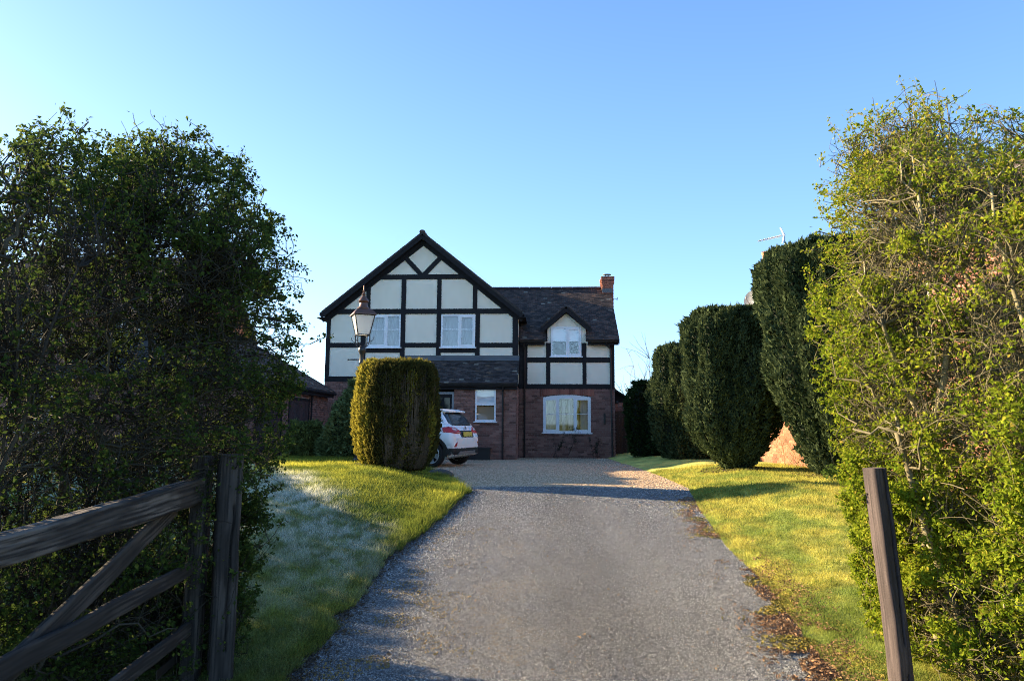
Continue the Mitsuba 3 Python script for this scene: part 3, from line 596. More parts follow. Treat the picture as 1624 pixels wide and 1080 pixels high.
# chimney on the right gable
ch = key_of('chimney', H); cb = MB(); cu0, cu1, cw0, cw1 = -.20, .27, 2.75, 3.45
for k in range(22):
    z0 = 5.70 + k * .068; g = 0.0 if k < 17 else (.014 if k < 18 else (.028 if k < 20 else .038))
    for (ax_, a0, a1, fix, sg) in (('u', cu0 - g, cu1 + g, cw0 - g, -1), ('u', cu0 - g, cu1 + g, cw1 + g, 1), ('w', cw0 - g, cw1 + g, cu0 - g, -1), ('w', cw0 - g, cw1 + g, cu1 + g, 1)):
        a = a0 - (k % 2) * .11
        while a < a1:
            p, q = max(a, a0), min(a + .215, a1); a += .225
            if q - p < .03: continue
            lo, hi = (fix - .0, fix + .08) if sg < 0 else (fix - .08, fix)
            if ax_ == 'u': cb.box(p, q, lo, hi, z0 + .004, z0 + .064, brick_colors(1, (.30, .10, .06), (.46, .19, .12))[0])
            else: cb.box(lo + .001, hi - .001, p + .08, max(q - .08, p + .09), z0 + .004, z0 + .064, brick_colors(1, (.30, .10, .06), (.46, .19, .12))[0])
put(cb, 'brickwork', 'm_matte', ch, HM, col=True, kind='stuff')
m = MB(); m.box(cu0 + .03, cu1 - .03, cw0 + .03, cw1 - .03, 4.2, 7.20, (.3, .27, .24)); m.box(.01, cu1, cw0, cw1, -.3, 5.71, (.22, .09, .07)); put(m, 'core', 'm_matte', ch, HM, col=True)
m = MB(); m.box(cu0 - .01, cu1 - .05, cw0 - .06, cw0 - .02, 6.5, 6.68); put(m, 'flashing', 'm_lead', ch, HM)
m = MB(); m.lathe([(0.0, 7.38), (.17, 7.35), (.17, 7.335), (.0, 7.35)], (.04, 3.1, 0), 18)
for a in range(4): m.tube([(.04 + .10 * math.cos(a * 1.571 + .6), 3.1 + .10 * math.sin(a * 1.571 + .6), 7.18), (.04 + .10 * math.cos(a * 1.571 + .6), 3.1 + .1 * math.sin(a * 1.571 + .6), 7.345)], .01, 6)
m.lathe([(.12, 7.18), (.12, 7.24), (.09, 7.24)], (.04, 3.1, 0), 16); put(m, 'cowl', 'm_black', ch, HM)
m = MB(); m.tube([(.27, 3.0, 6.30), (.44, 3.0, 6.30)], .012, 6); m.tube([(.44, 2.93, 6.34), (.44, 3.1, 6.26)], .016, 6); put(m, 'bracket', 'm_chrome', ch, HM)

# ------------------------------------------------------------------ outbuilding, side gate, garage, neighbours
def brick_box(parent, x0, x1, y0, y1, z0, z1, faces, ca=(.19, .09, .07), cb=(.31, .17, .135), holes={}, L=.225, Hh=.075, mortar=(.25, .22, .2), M=None):
    """brick-built box with real bricks on the named faces; joints recessed"""
    m = MB(); m.box(x0 + .012, x1 - .012, y0 + .012, y1 - .012, z0 - .2, z1, mortar); put(m, 'wall', 'm_matte', parent, M, col=True)
    mb = MB()
    for fc in faces:
        hs = holes.get(fc, ())
        t = MB()
        if fc in 'sn': bricks(x0, x1, z0, z1, 0, hs, L, Hh, .03, ca, cb, t)
        else: bricks(y0, y1, z0, z1, 0, hs, L, Hh, .03, ca, cb, t)
        (v, f), c = t.get()
        if fc == 's': v = v + [0, y0, 0]
        elif fc == 'n': v = np.stack([v[:, 0], y1 - v[:, 1], v[:, 2]], 1); f = f[:, ::-1]
        elif fc == 'w': v = np.stack([x0 + v[:, 1], v[:, 0], v[:, 2]], 1); f = f[:, ::-1]
        elif fc == 'e': v = np.stack([x1 - v[:, 1], v[:, 0], v[:, 2]], 1)
        mb.raw(v, f, c)
    put(mb, 'brickwork', 'm_matte', parent, M, col=True, kind='stuff')
ob = thing('outbuilding', 'low brick outbuilding with sloping roof behind the plank side gate', 'outbuilding')
brick_box(ob, 0.05, 1.25, 2.6, 4.6, -.1, 2.0, 's', M=HM)
m = MB(); m.obox((.0, 2.45, 2.62), (1.5, 0, -.95), (0, 2.3, 0), (0.03, 0, .06)); put(m, 'roof', 'm_timber', ob, HM)
m = MB(); extrude_uz(Polygon([(.05, 2.0), (1.0, 2.0), (.05, 2.58)]), 2.62, 4.5, m); put(m, 'gable_wall', 'm_matte', ob, HM)
m = MB(); m.lathe([(0, 0), (.07, 0), (.08, .05), (.06, .1), (0, .1)], (.32, 2.5, 1.95), 12); put(m, 'lamp', 'm_black', ob, HM)
fg = thing('plank_gate', 'tall dark brown plank gate beside the right corner of the house', 'gate')
for i in range(10):
    m = MB(); a = .10 + i * .115; m.box(a, a + .108, 1.6 - rng.uniform(0, .006), 1.63, -.08, 1.62 + rng.uniform(-.006, .006), lerp((.035, .02, .013), (.06, .034, .022), rng.random())); put(m, 'plank', 'm_matte', fg, HM, col=True)
for q in ((1.26, 1.37), (.0, .09)): put(MB().box(*q, 1.56, 1.67, -.2, 1.7, (.04, .025, .018)), 'post', 'm_matte', fg, HM, col=True)
mp = MB(); mp.box(1.04, 1.075, 1.2, 1.24, -.15, .26); mp.box(1.035, 1.08, 1.195, 1.245, .26, .275); k = put(mp, 'marker_post', 'm_grey', None, HM, label='small pale post at the foot of the plank gate', cat='post')

ga = thing('brick_garage', 'brick garage with dark plank doors and tiled hipped roof left of the house', 'garage')
GX1, GY0, GY1, GZ = -6.42, 16.7, 24.0, .36
dh = [(17.15, 19.2, 0, 2.3), (19.75, 21.75, 0, 2.3)]
brick_box(ga, -11.2, GX1, GY0, GY1, GZ, 2.72, 'se', ca=(.12, .06, .05), cb=(.22, .11, .085), holes={'e': [(a, b, 0, 2.35) for a, b, _, _ in dh]})
for a, b, _, _ in dh:
    d = key_of('door', ga); m = MB(); m.box(GX1 - .02, GX1 + .015, a, a + .07, GZ, 2.36); m.box(GX1 - .02, GX1 + .015, b - .07, b, GZ, 2.36); m.box(GX1 - .02, GX1 + .015, a + .07, b - .07, 2.28, 2.36); put(m, 'frame', 'm_timber', d)
    for i in range(14):
        w_ = (b - a - .14) / 14; m = MB(); m.box(GX1 - .012, GX1 - .003 + rng.uniform(0, .004), a + .07 + i * w_ + .004, a + .07 + (i + 1) * w_ - .004, GZ + .02, 2.28, lerp((.03, .017, .017), (.05, .028, .027), rng.random())); put(m, 'plank', 'm_matte', d, col=True)
ex, rx, ez, rz, y0, y1 = -6.19, -8.9, 2.66, 4.36, 16.4, 23.9
def gkeep_e(a, v): L_ = 3.26; y = y0 + a; t = v / L_; return y0 + t * 1.5 < y < y1 - t * 1.5
ev = unit(np.array([rx - ex, 0, rz - ez])); nu = unit(np.array([-(rz - ez), 0, rx - ex])) * -1
put(tiles((ex, y0, ez), (0, 1, 0), ev, nu, y1 - y0, 3.26, keep=gkeep_e, tw=.165, gauge=.1), 'tile', 'm_matte', ga, col=True, kind='stuff')
P = np.array([[ex, y0, ez], [ex, y1, ez], [rx, y1 - 1.5, rz], [rx, y0 + 1.5, rz], [2 * rx - ex, y0, ez], [2 * rx - ex, y1, ez]]) - [0, 0, .02]
m = MB(); m.raw(np.vstack([P, [[rx, y0, ez - .02]], [[rx, y1, ez - .02]]]), [[0, 1, 2, 3], [5, 4, 3, 2], [4, 0, 3, 3], [1, 5, 2, 2], [0, 4, 5, 1]]); put(m, 'roof', 'm_dark', ga)
for q0, q1 in (((ex, y1, ez), (rx, y1 - 1.5, rz)), ((ex, y0, ez), (rx, y0 + 1.5, rz)), ((rx, y0 + 1.5, rz), (rx, y1 - 1.5, rz))):
    q0, q1 = np.array(q0), np.array(q1); ridge_tiles(ga, q0 + [0, 0, .02], q1 - q0, int(np.linalg.norm(q1 - q0) / .4), .4, .10, M=None)
m = MB(); m.box(ex - .05, ex - .02, y0, y1, ez - .19, ez - .02); m.box(GX1 - .02, ex - .05, y0, y1, ez - .17, ez - .15); put(m, 'fascia', 'm_timber', ga)
m = MB(); m.tube([(ex + .03, y0, ez - .05), (ex + .03, y1, ez - .05)], .055, 10); m.tube([(GX1 + .06, 21.82, ez - .1), (GX1 + .06, 21.82, GZ)], .03, 8); put(m, 'gutter', 'm_timber', ga)

def simple_house(key, x0, x1, y0, y1, zb, ez, rz, along, faces, wins, ca=(.19, .09, .07), cb=(.31, .17, .135), ov=.3, tw=.33, gauge=.2):
    brick_box(key, x0, x1, y0, y1, zb, ez, faces, ca, cb, holes={f: [w[1:5] for w in wins if w[0] == f] for f in faces}, L=.225, Hh=.075)
    if along == 'x':
        ym = (y0 + y1) / 2; sl = (rz - ez) / (ym - y0)
        for sg, yy_ in ((1, y0 - ov), (-1, y1 + ov)):
            ev = unit(np.array([0, sg, sl])); nu = unit(np.array([0, -sg * sl, 1])); ln = (ym - y0 + ov) * math.hypot(1, sl)
            m = MB(); slab(m, (x0 - ov, yy_, ez - ov * sl), (1, 0, 0), ev, nu, x1 - x0 + 2 * ov, ln, .08); put(m, 'roof_deck', 'm_dark', key)
            put(tiles((x0 - ov, yy_, ez - ov * sl), (1, 0, 0), ev, nu, x1 - x0 + 2 * ov, ln, tw, gauge), 'tile', 'm_matte', key, col=True, kind='stuff')
        gp = [(y0, ez), (y1, ez), (ym, rz - .08)]
        for xa in (x0 + .02, x1 - .06):
            v, f = extrude_uz(Polygon(gp), 0, .04).get()[0]; m = MB(); m.raw(np.stack([xa + v[:, 1], v[:, 0], v[:, 2]], 1), f[:, ::-1], (.2, .09, .07)); put(m, 'gable_wall', 'm_matte', key, col=True)
    else:
        xm = (x0 + x1) / 2; sl = (rz - ez) / (xm - x0)
        for sg, xx_ in ((1, x0 - ov), (-1, x1 + ov)):
            ev = unit(np.array([sg, 0, sl])); nu = unit(np.array([-sg * sl, 0, 1])); ln = (xm - x0 + ov) * math.hypot(1, sl)
            m = MB(); slab(m, (xx_, y0 - ov, ez - ov * sl), (0, 1, 0), ev, nu, y1 - y0 + 2 * ov, ln, .08); put(m, 'roof_deck', 'm_dark', key)
            put(tiles((xx_, y0 - ov, ez - ov * sl), (0, 1, 0), ev, nu, y1 - y0 + 2 * ov, ln, tw, gauge), 'tile', 'm_matte', key, col=True, kind='stuff')
        for ya in (y0 + .02, y1 - .06):
            put(extrude_uz(Polygon([(x0, ez), (x1, ez), (xm, rz - .08)]), ya, ya + .04), 'gable_wall', 'm_matte', key)
    for (fc, a0, a1, b0, b1) in wins:
        w = key_of('window', key); fr, pn = MB(), MB()
        if fc == 's':
            fr.box(a0, a1, y0 - .01, y0 + .03, b0, b0 + .06); fr.box(a0, a1, y0 - .01, y0 + .03, b1 - .06, b1); fr.box(a0, a0 + .06, y0 - .01, y0 + .03, b0 + .06, b1 - .06); fr.box(a1 - .06, a1, y0 - .01, y0 + .03, b0 + .06, b1 - .06); mid = (a0 + a1) / 2; fr.box(mid - .04, mid + .04, y0 - .01, y0 + .03, b0 + .06, b1 - .06)
            pn.box(a0 + .06, a1 - .06, y0 + .011, y0 + .02, b0 + .06, b1 - .06)
        else:
            xx_ = x0 if fc == 'w' else x1
            fr.box(xx_ - .01, xx_ + .03, a0, a1, b0, b0 + .06); fr.box(xx_ - .01, xx_ + .03, a0, a1, b1 - .06, b1); fr.box(xx_ - .01, xx_ + .03, a0, a0 + .06, b0 + .06, b1 - .06); fr.box(xx_ - .01, xx_ + .03, a1 - .06, a1, b0 + .06, b1 - .06)
            pn.box(xx_ + .0, xx_ + .008, a0 + .06, a1 - .06, b0 + .06, b1 - .06)
        put(fr, 'frame', 'm_white', w); put(pn, 'pane', 'm_carglass', w)
nl = thing('neighbouring_house', 'brick house with dark tiled roof glimpsed through the dark left hedge', 'house')
simple_house(nl, -19.5, -12.0, 23.5, 31.0, .3, 5.45, 8.25, 'x', 's', [('s', -17.0, -15.6, 4.1, 5.3), ('s', -14.2, -12.9, 4.1, 5.3), ('s', -17.2, -15.4, 1.2, 2.5)])
nr = thing('neighbouring_house', 'sunlit brick house wall with dark roof glimpsed behind the right hedge', 'house')
simple_house(nr, 9.0, 16.5, 12.0, 24.2, .4, 5.75, 8.4, 'y', 'ws', [('w', 14.5, 15.9, 3.6, 4.8)], ca=(.30, .12, .08), cb=(.46, .22, .15))
m = MB(); m.box(8.76, 9.2, 23.3, 24.0, .3, 7.05, (.4, .17, .11)); m.box(8.72, 9.24, 23.26, 24.04, 7.05, 7.22, (.4, .17, .11)); put(m, 'chimney', 'm_matte', nr, col=True)
m = MB(); m.lathe([(.15, 0), (.14, .35), (.17, .38), (.17, .45), (.13, .45), (.12, .3)], (8.98, 23.6, 7.24), 18, (.5, .2, .12)); put(m, 'chimney_pot', 'm_matte', nr, col=True, smooth=40)
# boundary wall in the sun behind the yews
gw_ = thing('garden_wall', 'sunlit orange brick garden wall between the two big yews', 'wall')
brick_box(gw_, 6.62, 6.84, 9.5, 26.0, .45, 2.25, 'ws', ca=(.22, .082, .042), cb=(.34, .15, .085), mortar=(.2, .13, .09))
m = MB()
for i in range(120): m.box(6.58, 6.88, 9.5 + i * .1375, 9.5 + i * .1375 + .128, 2.25, 2.33 + rng.uniform(0, .006), brick_colors(1, (.22, .085, .045), (.34, .15, .09))[0])
put(m, 'coping', 'm_matte', gw_, col=True, kind='stuff')
# satellite dish and aerial of the house on the right
sd = thing('satellite_dish', 'pale round satellite dish beside the tall yew', 'satellite dish')
a = np.linspace(0, 1, 9); prof = np.stack([a * .34, a * a * .09], 1); m = MB(); m.lathe(np.vstack([prof, prof[::-1] + [0, .012]]), (0, 0, 0), 28)
R = trimesh.transformations.euler_matrix(0, math.radians(78), math.radians(215)); R[:3, 3] = (8.62, 24.0, 6.05); put(m, 'reflector', 'm_grey', sd, R, smooth=40)
Rd = R[:3, :3]; c0 = R[:3, 3]; m = MB(); m.tube([c0 - Rd @ [0, 0, .01], c0 - Rd @ [0, 0, .2], (9.02, 24.05, 6.0)], .02, 8); m.tube([c0 + Rd @ [.32, 0, .09], c0 + Rd @ [.1, 0, .42]], .012, 6); m.lathe([(0, 0), (.03, 0), (.03, .08), (0, .08)], c0 + Rd @ [.1, 0, .42], 10); put(m, 'arm', 'm_grey', sd)
ae = thing('tv_aerial', 'white television aerial with slanted boom above the tall yew', 'aerial')
b0 = np.array([9.62, 23.7, 8.33]); boom = unit(np.array([-.93, -.25, -.27])); m = MB(); m.tube([b0 - boom * .12, b0 + boom * 1.05], .014, 6)
put(m, 'boom', 'm_chrome', ae)
m = MB()
for i in range(12):
    c = b0 + boom * (.12 + i * .082); sdir = unit(np.cross(boom, [.2, .3, 1])); l = .10 - .004 * i; m.tube([c - sdir * l, c + sdir * l], .008, 5); u2 = np.array([0, 0, 1.]); m.tube([c - u2 * l * .45, c + u2 * l * .45], .007, 5)
put(m, 'element', 'm_alu', ae)
m = MB()
for sg in (-1, 1):
    d = unit(np.array([-.38 if sg > 0 else -.2, 0, sg * .9])); q = b0 - boom * .05; m.obox(q + [0, -.06, 0], d * .30, (0, .10, 0), (.015, 0, 0))
put(m, 'reflector', 'm_alu', ae)
m = MB(); m.tube([(9.69, 23.7, 6.3), (9.69, 23.7, 8.42)], .022, 8); put(m, 'mast', 'm_chrome', ae)

# ------------------------------------------------------------------ timber gate and gate posts
CA, CB = (0.014, 0.011, 0.009), (0.062, 0.050, 0.041)
gt = thing('field_gate', 'weathered dark timber five bar gate standing open at the left', 'gate')
hinge, tip = np.array([-1.86, 4.18, 0.0]), np.array([-1.58, 1.0, 0.0]); gd = unit(tip - hinge); gl = np.linalg.norm(tip - hinge); gnn = np.array([gd[1], -gd[0], 0]); gnn = gnn if gnn[1] < 0 or gnn[0] > 0 else -gnn
Z = np.array([0, 0, 1.0])
timber_board(hinge + Z * .08, hinge + Z * 1.40, .135, .085, gd, 'm_matte', 'stile', gt, CA, CB, 11)
timber_board(tip + Z * .08, tip + Z * 1.27, .09, .075, gd, 'm_matte', 'stile', gt, CA, CB, 12)
timber_board(hinge + gd * .05 + Z * 1.20, tip + Z * 1.16, .15, .078, Z, 'm_matte', 'top_rail', gt, CA, (.13, .108, .09), 13, taper=.46, label='weathered top rail with pale lichen')
for i, h in enumerate((.77, .42, .12)):
    timber_board(hinge + gd * .07 + Z * h, tip - gd * .03 + Z * h, .085, .028, Z, 'm_matte', 'rail', gt, CA, CB, 14 + i)
off = gnn * .035
timber_board(hinge + gd * .30 + Z * 1.13 + off, hinge + gd * 3.05 + Z * .36 + off, .10, .028, Z, 'm_matte', 'brace', gt, CA, CB, 20)
m = MB(); m.obox(hinge + gnn * .05 - gd * .1 + Z * 1.17, gd * .55, gnn * .006, Z * .05); put(m, 'hinge_strap', 'm_iron', gt)
m = MB(); m.obox(hinge + gnn * .05 - gd * .1 + Z * .24, gd * .45, gnn * .006, Z * .05); put(m, 'hinge_strap', 'm_iron', gt)
k = timber_board((-1.70, 4.20, -.3), (-1.70, 4.20, 1.41), .135, .12, (math.cos(.5), math.sin(.5), 0), 'm_matte', 'gate_post', None, (.016, .013, .012), (.07, .058, .052), 31, crack=1.0)
note(k, 'dark cracked timber gate post beside the open gate', 'post')
k = timber_board((2.315, 4.19, -.3), (2.215, 4.23, 1.35), .088, .12, (1, .12, 0), 'm_matte', 'gate_post', None, (.035, .026, .027), (.085, .065, .066), 37, crack=1.0)
note(k, 'leaning sunlit timber gate post in the right hedge', 'post')

# ------------------------------------------------------------------ street lamp
LX, LY = -3.31, 15.0; LZ = float(zlawn_l(LX, LY))
lp = thing('lamp_post', 'old fashioned black lamp post with glazed copper topped lantern', 'lamp post')
m = MB(); LH = 2.52
m.lathe([(0, -.1), (.14, -.1), (.14, .02), (.12, .06), (.10, .10), (.095, .55), (.11, .58), (.105, .62), (.06, .70), (.055, .9), (.045, LH - .42), (.065, LH - .40), (.06, LH - .36), (.048, LH - .33), (.045, LH - .2), (.075, LH - .13), (.085, LH - .07), (.06, LH - .03), (.045, LH), (0, LH)], (LX, LY, LZ), 20)
put(m, 'post', 'm_iron', lp, smooth=50)
m = MB(); m.tube([(LX - .30, LY + .06, LZ + LH - .30), (LX + .02, LY, LZ + LH - .30)], .014, 8); m.lathe([(0, -.02), (.022, -.01), (.022, .01), (0, .02)], (LX - .31, LY + .06, LZ + LH - .30), 8); put(m, 'ladder_bar', 'm_iron', lp)
ZL = LZ + LH + .24; ang = math.radians(24); rot = lambda x, y: (LX + x * math.cos(ang) - y * math.sin(ang), LY + x * math.sin(ang) + y * math.cos(ang))
m = MB()
for sx, sy in ((1, 1), (1, -1), (-1, 1), (-1, -1)):
    pts = []
    for t in np.linspace(0, 1, 9): r = .04 + .13 * t + .05 * math.sin(t * 3.14); pts.append((*rot(sx * r * .75, sy * r * .75), LZ + LH - .04 + t * .28 - .06 * math.sin(t * 3.14)))
    m.tube(pts, .012, 6)
    m.tube([(*rot(sx * .05, sy * .05), LZ + LH + .02), (*rot(sx * .20, sy * .20), LZ + LH + .13), (*rot(sx * .21, sy * .21), LZ + LH + .2)], .007, 5)
put(m, 'frog_bracket', 'm_iron', lp)
hb, ht, zb, zt = .128, .215, ZL, ZL + .44
cor = [(1, 1), (-1, 1), (-1, -1), (1, -1)]
m = MB()
for sx, sy in cor: m.tube([(*rot(sx * hb, sy * hb), zb), (*rot(sx * ht, sy * ht), zt)], .013, 6); m.lathe([(0, -.05), (.014, -.03), (.01, .01)], (*rot(sx * hb, sy * hb), zb), 6)
for i in range(4):
    a, b = cor[i], cor[(i + 1) % 4]
    m.tube([(*rot(a[0] * hb, a[1] * hb), zb), (*rot(b[0] * hb, b[1] * hb), zb)], .014, 6); m.tube([(*rot(a[0] * ht, a[1] * ht), zt), (*rot(b[0] * ht, b[1] * ht), zt)], .018, 6)
put(m, 'lantern_frame', 'm_iron', lp)
for i in range(4):
    a, b = cor[i], cor[(i + 1) % 4]; e = .985
    m = MB(); m.raw([(*rot(a[0] * hb * e, a[1] * hb * e), zb + .01), (*rot(b[0] * hb * e, b[1] * hb * e), zb + .01), (*rot(b[0] * ht * e, b[1] * ht * e), zt - .01), (*rot(a[0] * ht * e, a[1] * ht * e), zt - .01)], [[0, 1, 2, 3]]); put(m, 'pane', 'm_opal', lp)
m = MB(); lv = [(ht + .035, zt), (ht + .03, zt + .025), (.175, zt + .11), (.115, zt + .155)]
ring = np.array([[(*rot(sx * r, sy * r), z) for sx, sy in cor] for r, z in lv]).reshape(-1, 3); m.raw(ring, [[4 * i + j, 4 * i + (j + 1) % 4, 4 * i + 4 + (j + 1) % 4, 4 * i + 4 + j] for i in range(3) for j in range(4)] + [[12, 13, 14, 15]]); put(m, 'lantern_roof', 'm_copper', lp)
m = MB(); m.lathe([(.13, .14), (.135, .165), (.10, .20), (.085, .28), (.115, .305), (.12, .32), (.09, .37), (.05, .43), (.03, .45), (.045, .48), (.02, .52), (.028, .55), (.012, .58), (.010, .68), (0, .69)], (LX, LY, zt), 20); put(m, 'vent_finial', 'm_copper', lp, smooth=40)

# ------------------------------------------------------------------ white hatchback
CY, CXY = math.radians(69), np.array([-1.22, 19.2])
hd = np.array([-math.sin(CY), math.cos(CY), 0])          # heading
CM = np.eye(4); CM[:3, 0] = hd * 1.07; CM[:3, 1] = np.array([-hd[1], hd[0], 0]) * 1.07; CM[2, 2] = 1.07; CM[:3, 3] = (*CXY, .44)      # local x forward from the rear bumper, y left, z up
ztop = lambda s: np.interp(s, [0, .02, .06, .12, .2, .3, .40, .46, .6, .9, 1.5, 2.1, 2.5, 2.9, 3.2, 3.6, 3.9, 4.02, 4.06], [.70, .80, .92, .98, 1.08, 1.23, 1.37, 1.425, 1.45, 1.475, 1.495, 1.47, 1.36, 1.14, 1.02, .95, .84, .72, .62])
zbot = lambda s: np.interp(s, [0, .05, .3, 3.7, 4.0, 4.06], [.40, .30, .22, .2, .26, .38])
plan = lambda s: np.interp(s, [0, .02, .06, .15, .3, .6, 1.2, 2.8, 3.4, 3.8, 3.98, 4.06], [.76, .83, .89, .95, .985, 1, 1, 1, .98, .90, .74, .56])
Wz = lambda z: np.interp(z, [.2, .34, .55, .8, .93, 1.0, 1.2, 1.38, 1.46, 1.5], [.80, .85, .868, .862, .84, .815, .735, .645, .58, .54])
ns = 150; S = np.r_[np.linspace(0, .7, 70), np.linspace(.71, 4.06, ns - 70)]; th = np.linspace(0, np.pi / 2, 34)
pw = 9.0
half = np.stack([np.cos(th) ** (2 / pw), np.sin(th) ** (2 / pw)], 1)
rows = []
from scipy.ndimage import gaussian_filter1d
zt_ = gaussian_filter1d(np.interp(np.linspace(0, 4.06, 600), np.linspace(0, 4.06, 600), ztop(np.linspace(0, 4.06, 600))), 3.0)
for s_ in S:
    t1 = float(np.interp(s_, np.linspace(0, 4.06, 600), zt_)); b1 = float(zbot(s_)); zz = b1 + (t1 - b1) * half[:, 1]
    w = Wz(zz) * plan(s_) * half[:, 0]
    rows.append(np.vstack([np.stack([np.full(34, s_), w, zz], 1), np.stack([np.full(34, s_), -w, zz], 1)[::-1][1:]]))
R_ = np.array(rows); nb = R_.shape[1]; v = R_.reshape(-1, 3)
i = np.arange(len(S) - 1)[:, None] * nb + np.arange(nb - 1)[None]
f = np.stack([i, i + nb, i + nb + 1, i + 1], -1).reshape(-1, 4); f = np.vstack([f[:, [0, 1, 2]], f[:, [0, 2, 3]]])
bt = np.arange(len(S) - 1) * nb; f = np.vstack([f, np.stack([bt, bt + nb - 1, bt + nb], 1), np.stack([bt + nb - 1, bt + 2 * nb - 1, bt + nb], 1)])
for e in (0, (len(S) - 1) * nb): c0 = len(v); v = np.vstack([v, v[e:e + nb].mean(0)]); f = np.vstack([f, np.stack([np.arange(nb) + e, (np.arange(nb) + 1) % nb + e, np.full(nb, c0)], 1)[:, ::(1 if e == 0 else -1)]])
car_shell = trimesh.Trimesh(v, f, process=True); trimesh.repair.fix_normals(car_shell)
CV, CF = np.array(car_shell.vertices), np.array(car_shell.faces)
def cast(P, axis, sign):
    """first hit of rays from P along sign * axis with the car shell: coordinate along that axis"""
    o = [k for k in range(3) if k != axis]; tri = CV[CF]; out = np.full(len(P), np.nan)
    lo, hi = tri[:, :, o].min(1), tri[:, :, o].max(1)
    for n_, p in enumerate(P[:, o]):
        c = tri[((lo <= p) & (hi >= p)).all(1)]
        if not len(c): continue
        a, b, d = c[:, 0], c[:, 1], c[:, 2]; v0, v1, v2 = (b - a)[:, o], (d - a)[:, o], p - a[:, o]; den = v0[:, 0] * v1[:, 1] - v0[:, 1] * v1[:, 0]; den = np.where(np.abs(den) < 1e-12, 1e-12, den)
        uu = (v2[:, 0] * v1[:, 1] - v2[:, 1] * v1[:, 0]) / den; vv = (v0[:, 0] * v2[:, 1] - v0[:, 1] * v2[:, 0]) / den; ok = (uu >= -1e-6) & (vv >= -1e-6) & (uu + vv <= 1 + 1e-6)
        if ok.any(): h = a[ok, axis] + uu[ok] * (b - a)[ok, axis] + vv[ok] * (d - a)[ok, axis]; out[n_] = h.min() if sign > 0 else h.max()
    return out
def patch(poly, axis, sign, name, mat, parent, lift=.006, step=.045):
    """panel cut to the outline poly and laid on the car body, looking along sign * axis"""
    poly = poly.buffer(-.012).buffer(.012) if poly.area > .02 else poly
    x0, y0, x1, y1 = poly.bounds; cells = []
    for a in np.arange(x0, x1, step):
        for b in np.arange(y0, y1, step):
            q = poly.intersection(sbox(a, b, a + step, b + step))
            cells += [g for g in getattr(q, 'geoms', [q]) if g.geom_type == 'Polygon' and g.area > 1e-7]
    V2, F2 = [], []; n_ = 0
    for g in cells: p = np.array(g.exterior.coords)[:-1]; V2.append(p); F2 += [[n_, n_ + k, n_ + k + 1] for k in range(1, len(p) - 1)]; n_ += len(p)
    V2 = np.vstack(V2); uq, inv = np.unique(V2.round(5), axis=0, return_inverse=True); F2 = inv.ravel()[np.array(F2)]
    P = np.zeros((len(uq), 3)); o = [k for k in range(3) if k != axis]; P[:, o] = uq; h = cast(P, axis, sign)
    good = ~np.isnan(h); P[:, axis] = np.where(good, h, np.nanmean(h)) - sign * lift; F2 = F2[good[F2].all(1)]
    tri = P[F2]; nn = np.cross(tri[:, 1] - tri[:, 0], tri[:, 2] - tri[:, 0])[:, axis].mean()
    if nn * -sign < 0: F2 = F2[:, ::-1]
    back = P.copy(); back[:, axis] += sign * (lift + .01); E_ = {}
    for t in F2:
        for a, b in ((t[0], t[1]), (t[1], t[2]), (t[2], t[0])): E_[(a, b)] = E_.get((a, b), 0) + 1
    rim = [e for e in E_ if (e[1], e[0]) not in E_]; N_ = len(P); F3 = [[b, a, a + N_] for a, b in rim] + [[b, a + N_, b + N_] for a, b in rim]
    m = MB(); m.raw(np.vstack([P, back]), np.vstack([F2, np.array(F3).reshape(-1, 3)])); return put(m, name, mat, parent, CM, smooth=40)
car = thing('hatchback_car', 'white hatchback car parked behind the golden bush with its tail showing', 'car')
man = trimesh.Trimesh(CV, CF)
WX = (.62, 3.12); WR = .325
try:
    import manifold3d as m3
    M_ = m3.Manifold(m3.Mesh(CV.astype(np.float32), CF.astype(np.uint32)))
    for wx in WX:
        for sg in (-1, 1):
            cy = m3.Manifold.cylinder(.42, .372, .372, 40).rotate([90, 0, 0]).translate([wx, .49 if sg < 0 else 1.0, .33])
            if sg < 0: cy = m3.Manifold.cylinder(.42, .372, .372, 40).rotate([90, 0, 0]).translate([wx, -.58, .33])
            M_ = M_ - cy
    q = M_.to_mesh(); bv, bf = np.array(q.vert_properties[:, :3]), np.array(q.tri_verts)
    if len(bf) < 100: raise ValueError('empty')
except Exception as e: print('car boolean failed', e); bv, bf = CV, CF
m = MB(); m.raw(bv, bf); put(m, 'body', 'm_carpaint', car, CM, smooth=35)
P_ = lambda *a: Polygon(a)
def rnd(p, r): return p.buffer(-r).buffer(2 * r).buffer(-r)
patch(rnd(P_((-.56, 1.05), (.56, 1.05), (.66, 1.12), (.58, 1.39), (.45, 1.415), (-.45, 1.415), (-.58, 1.39), (-.66, 1.12)), .02), 0, 1, 'rear_window', 'm_carglass', car)
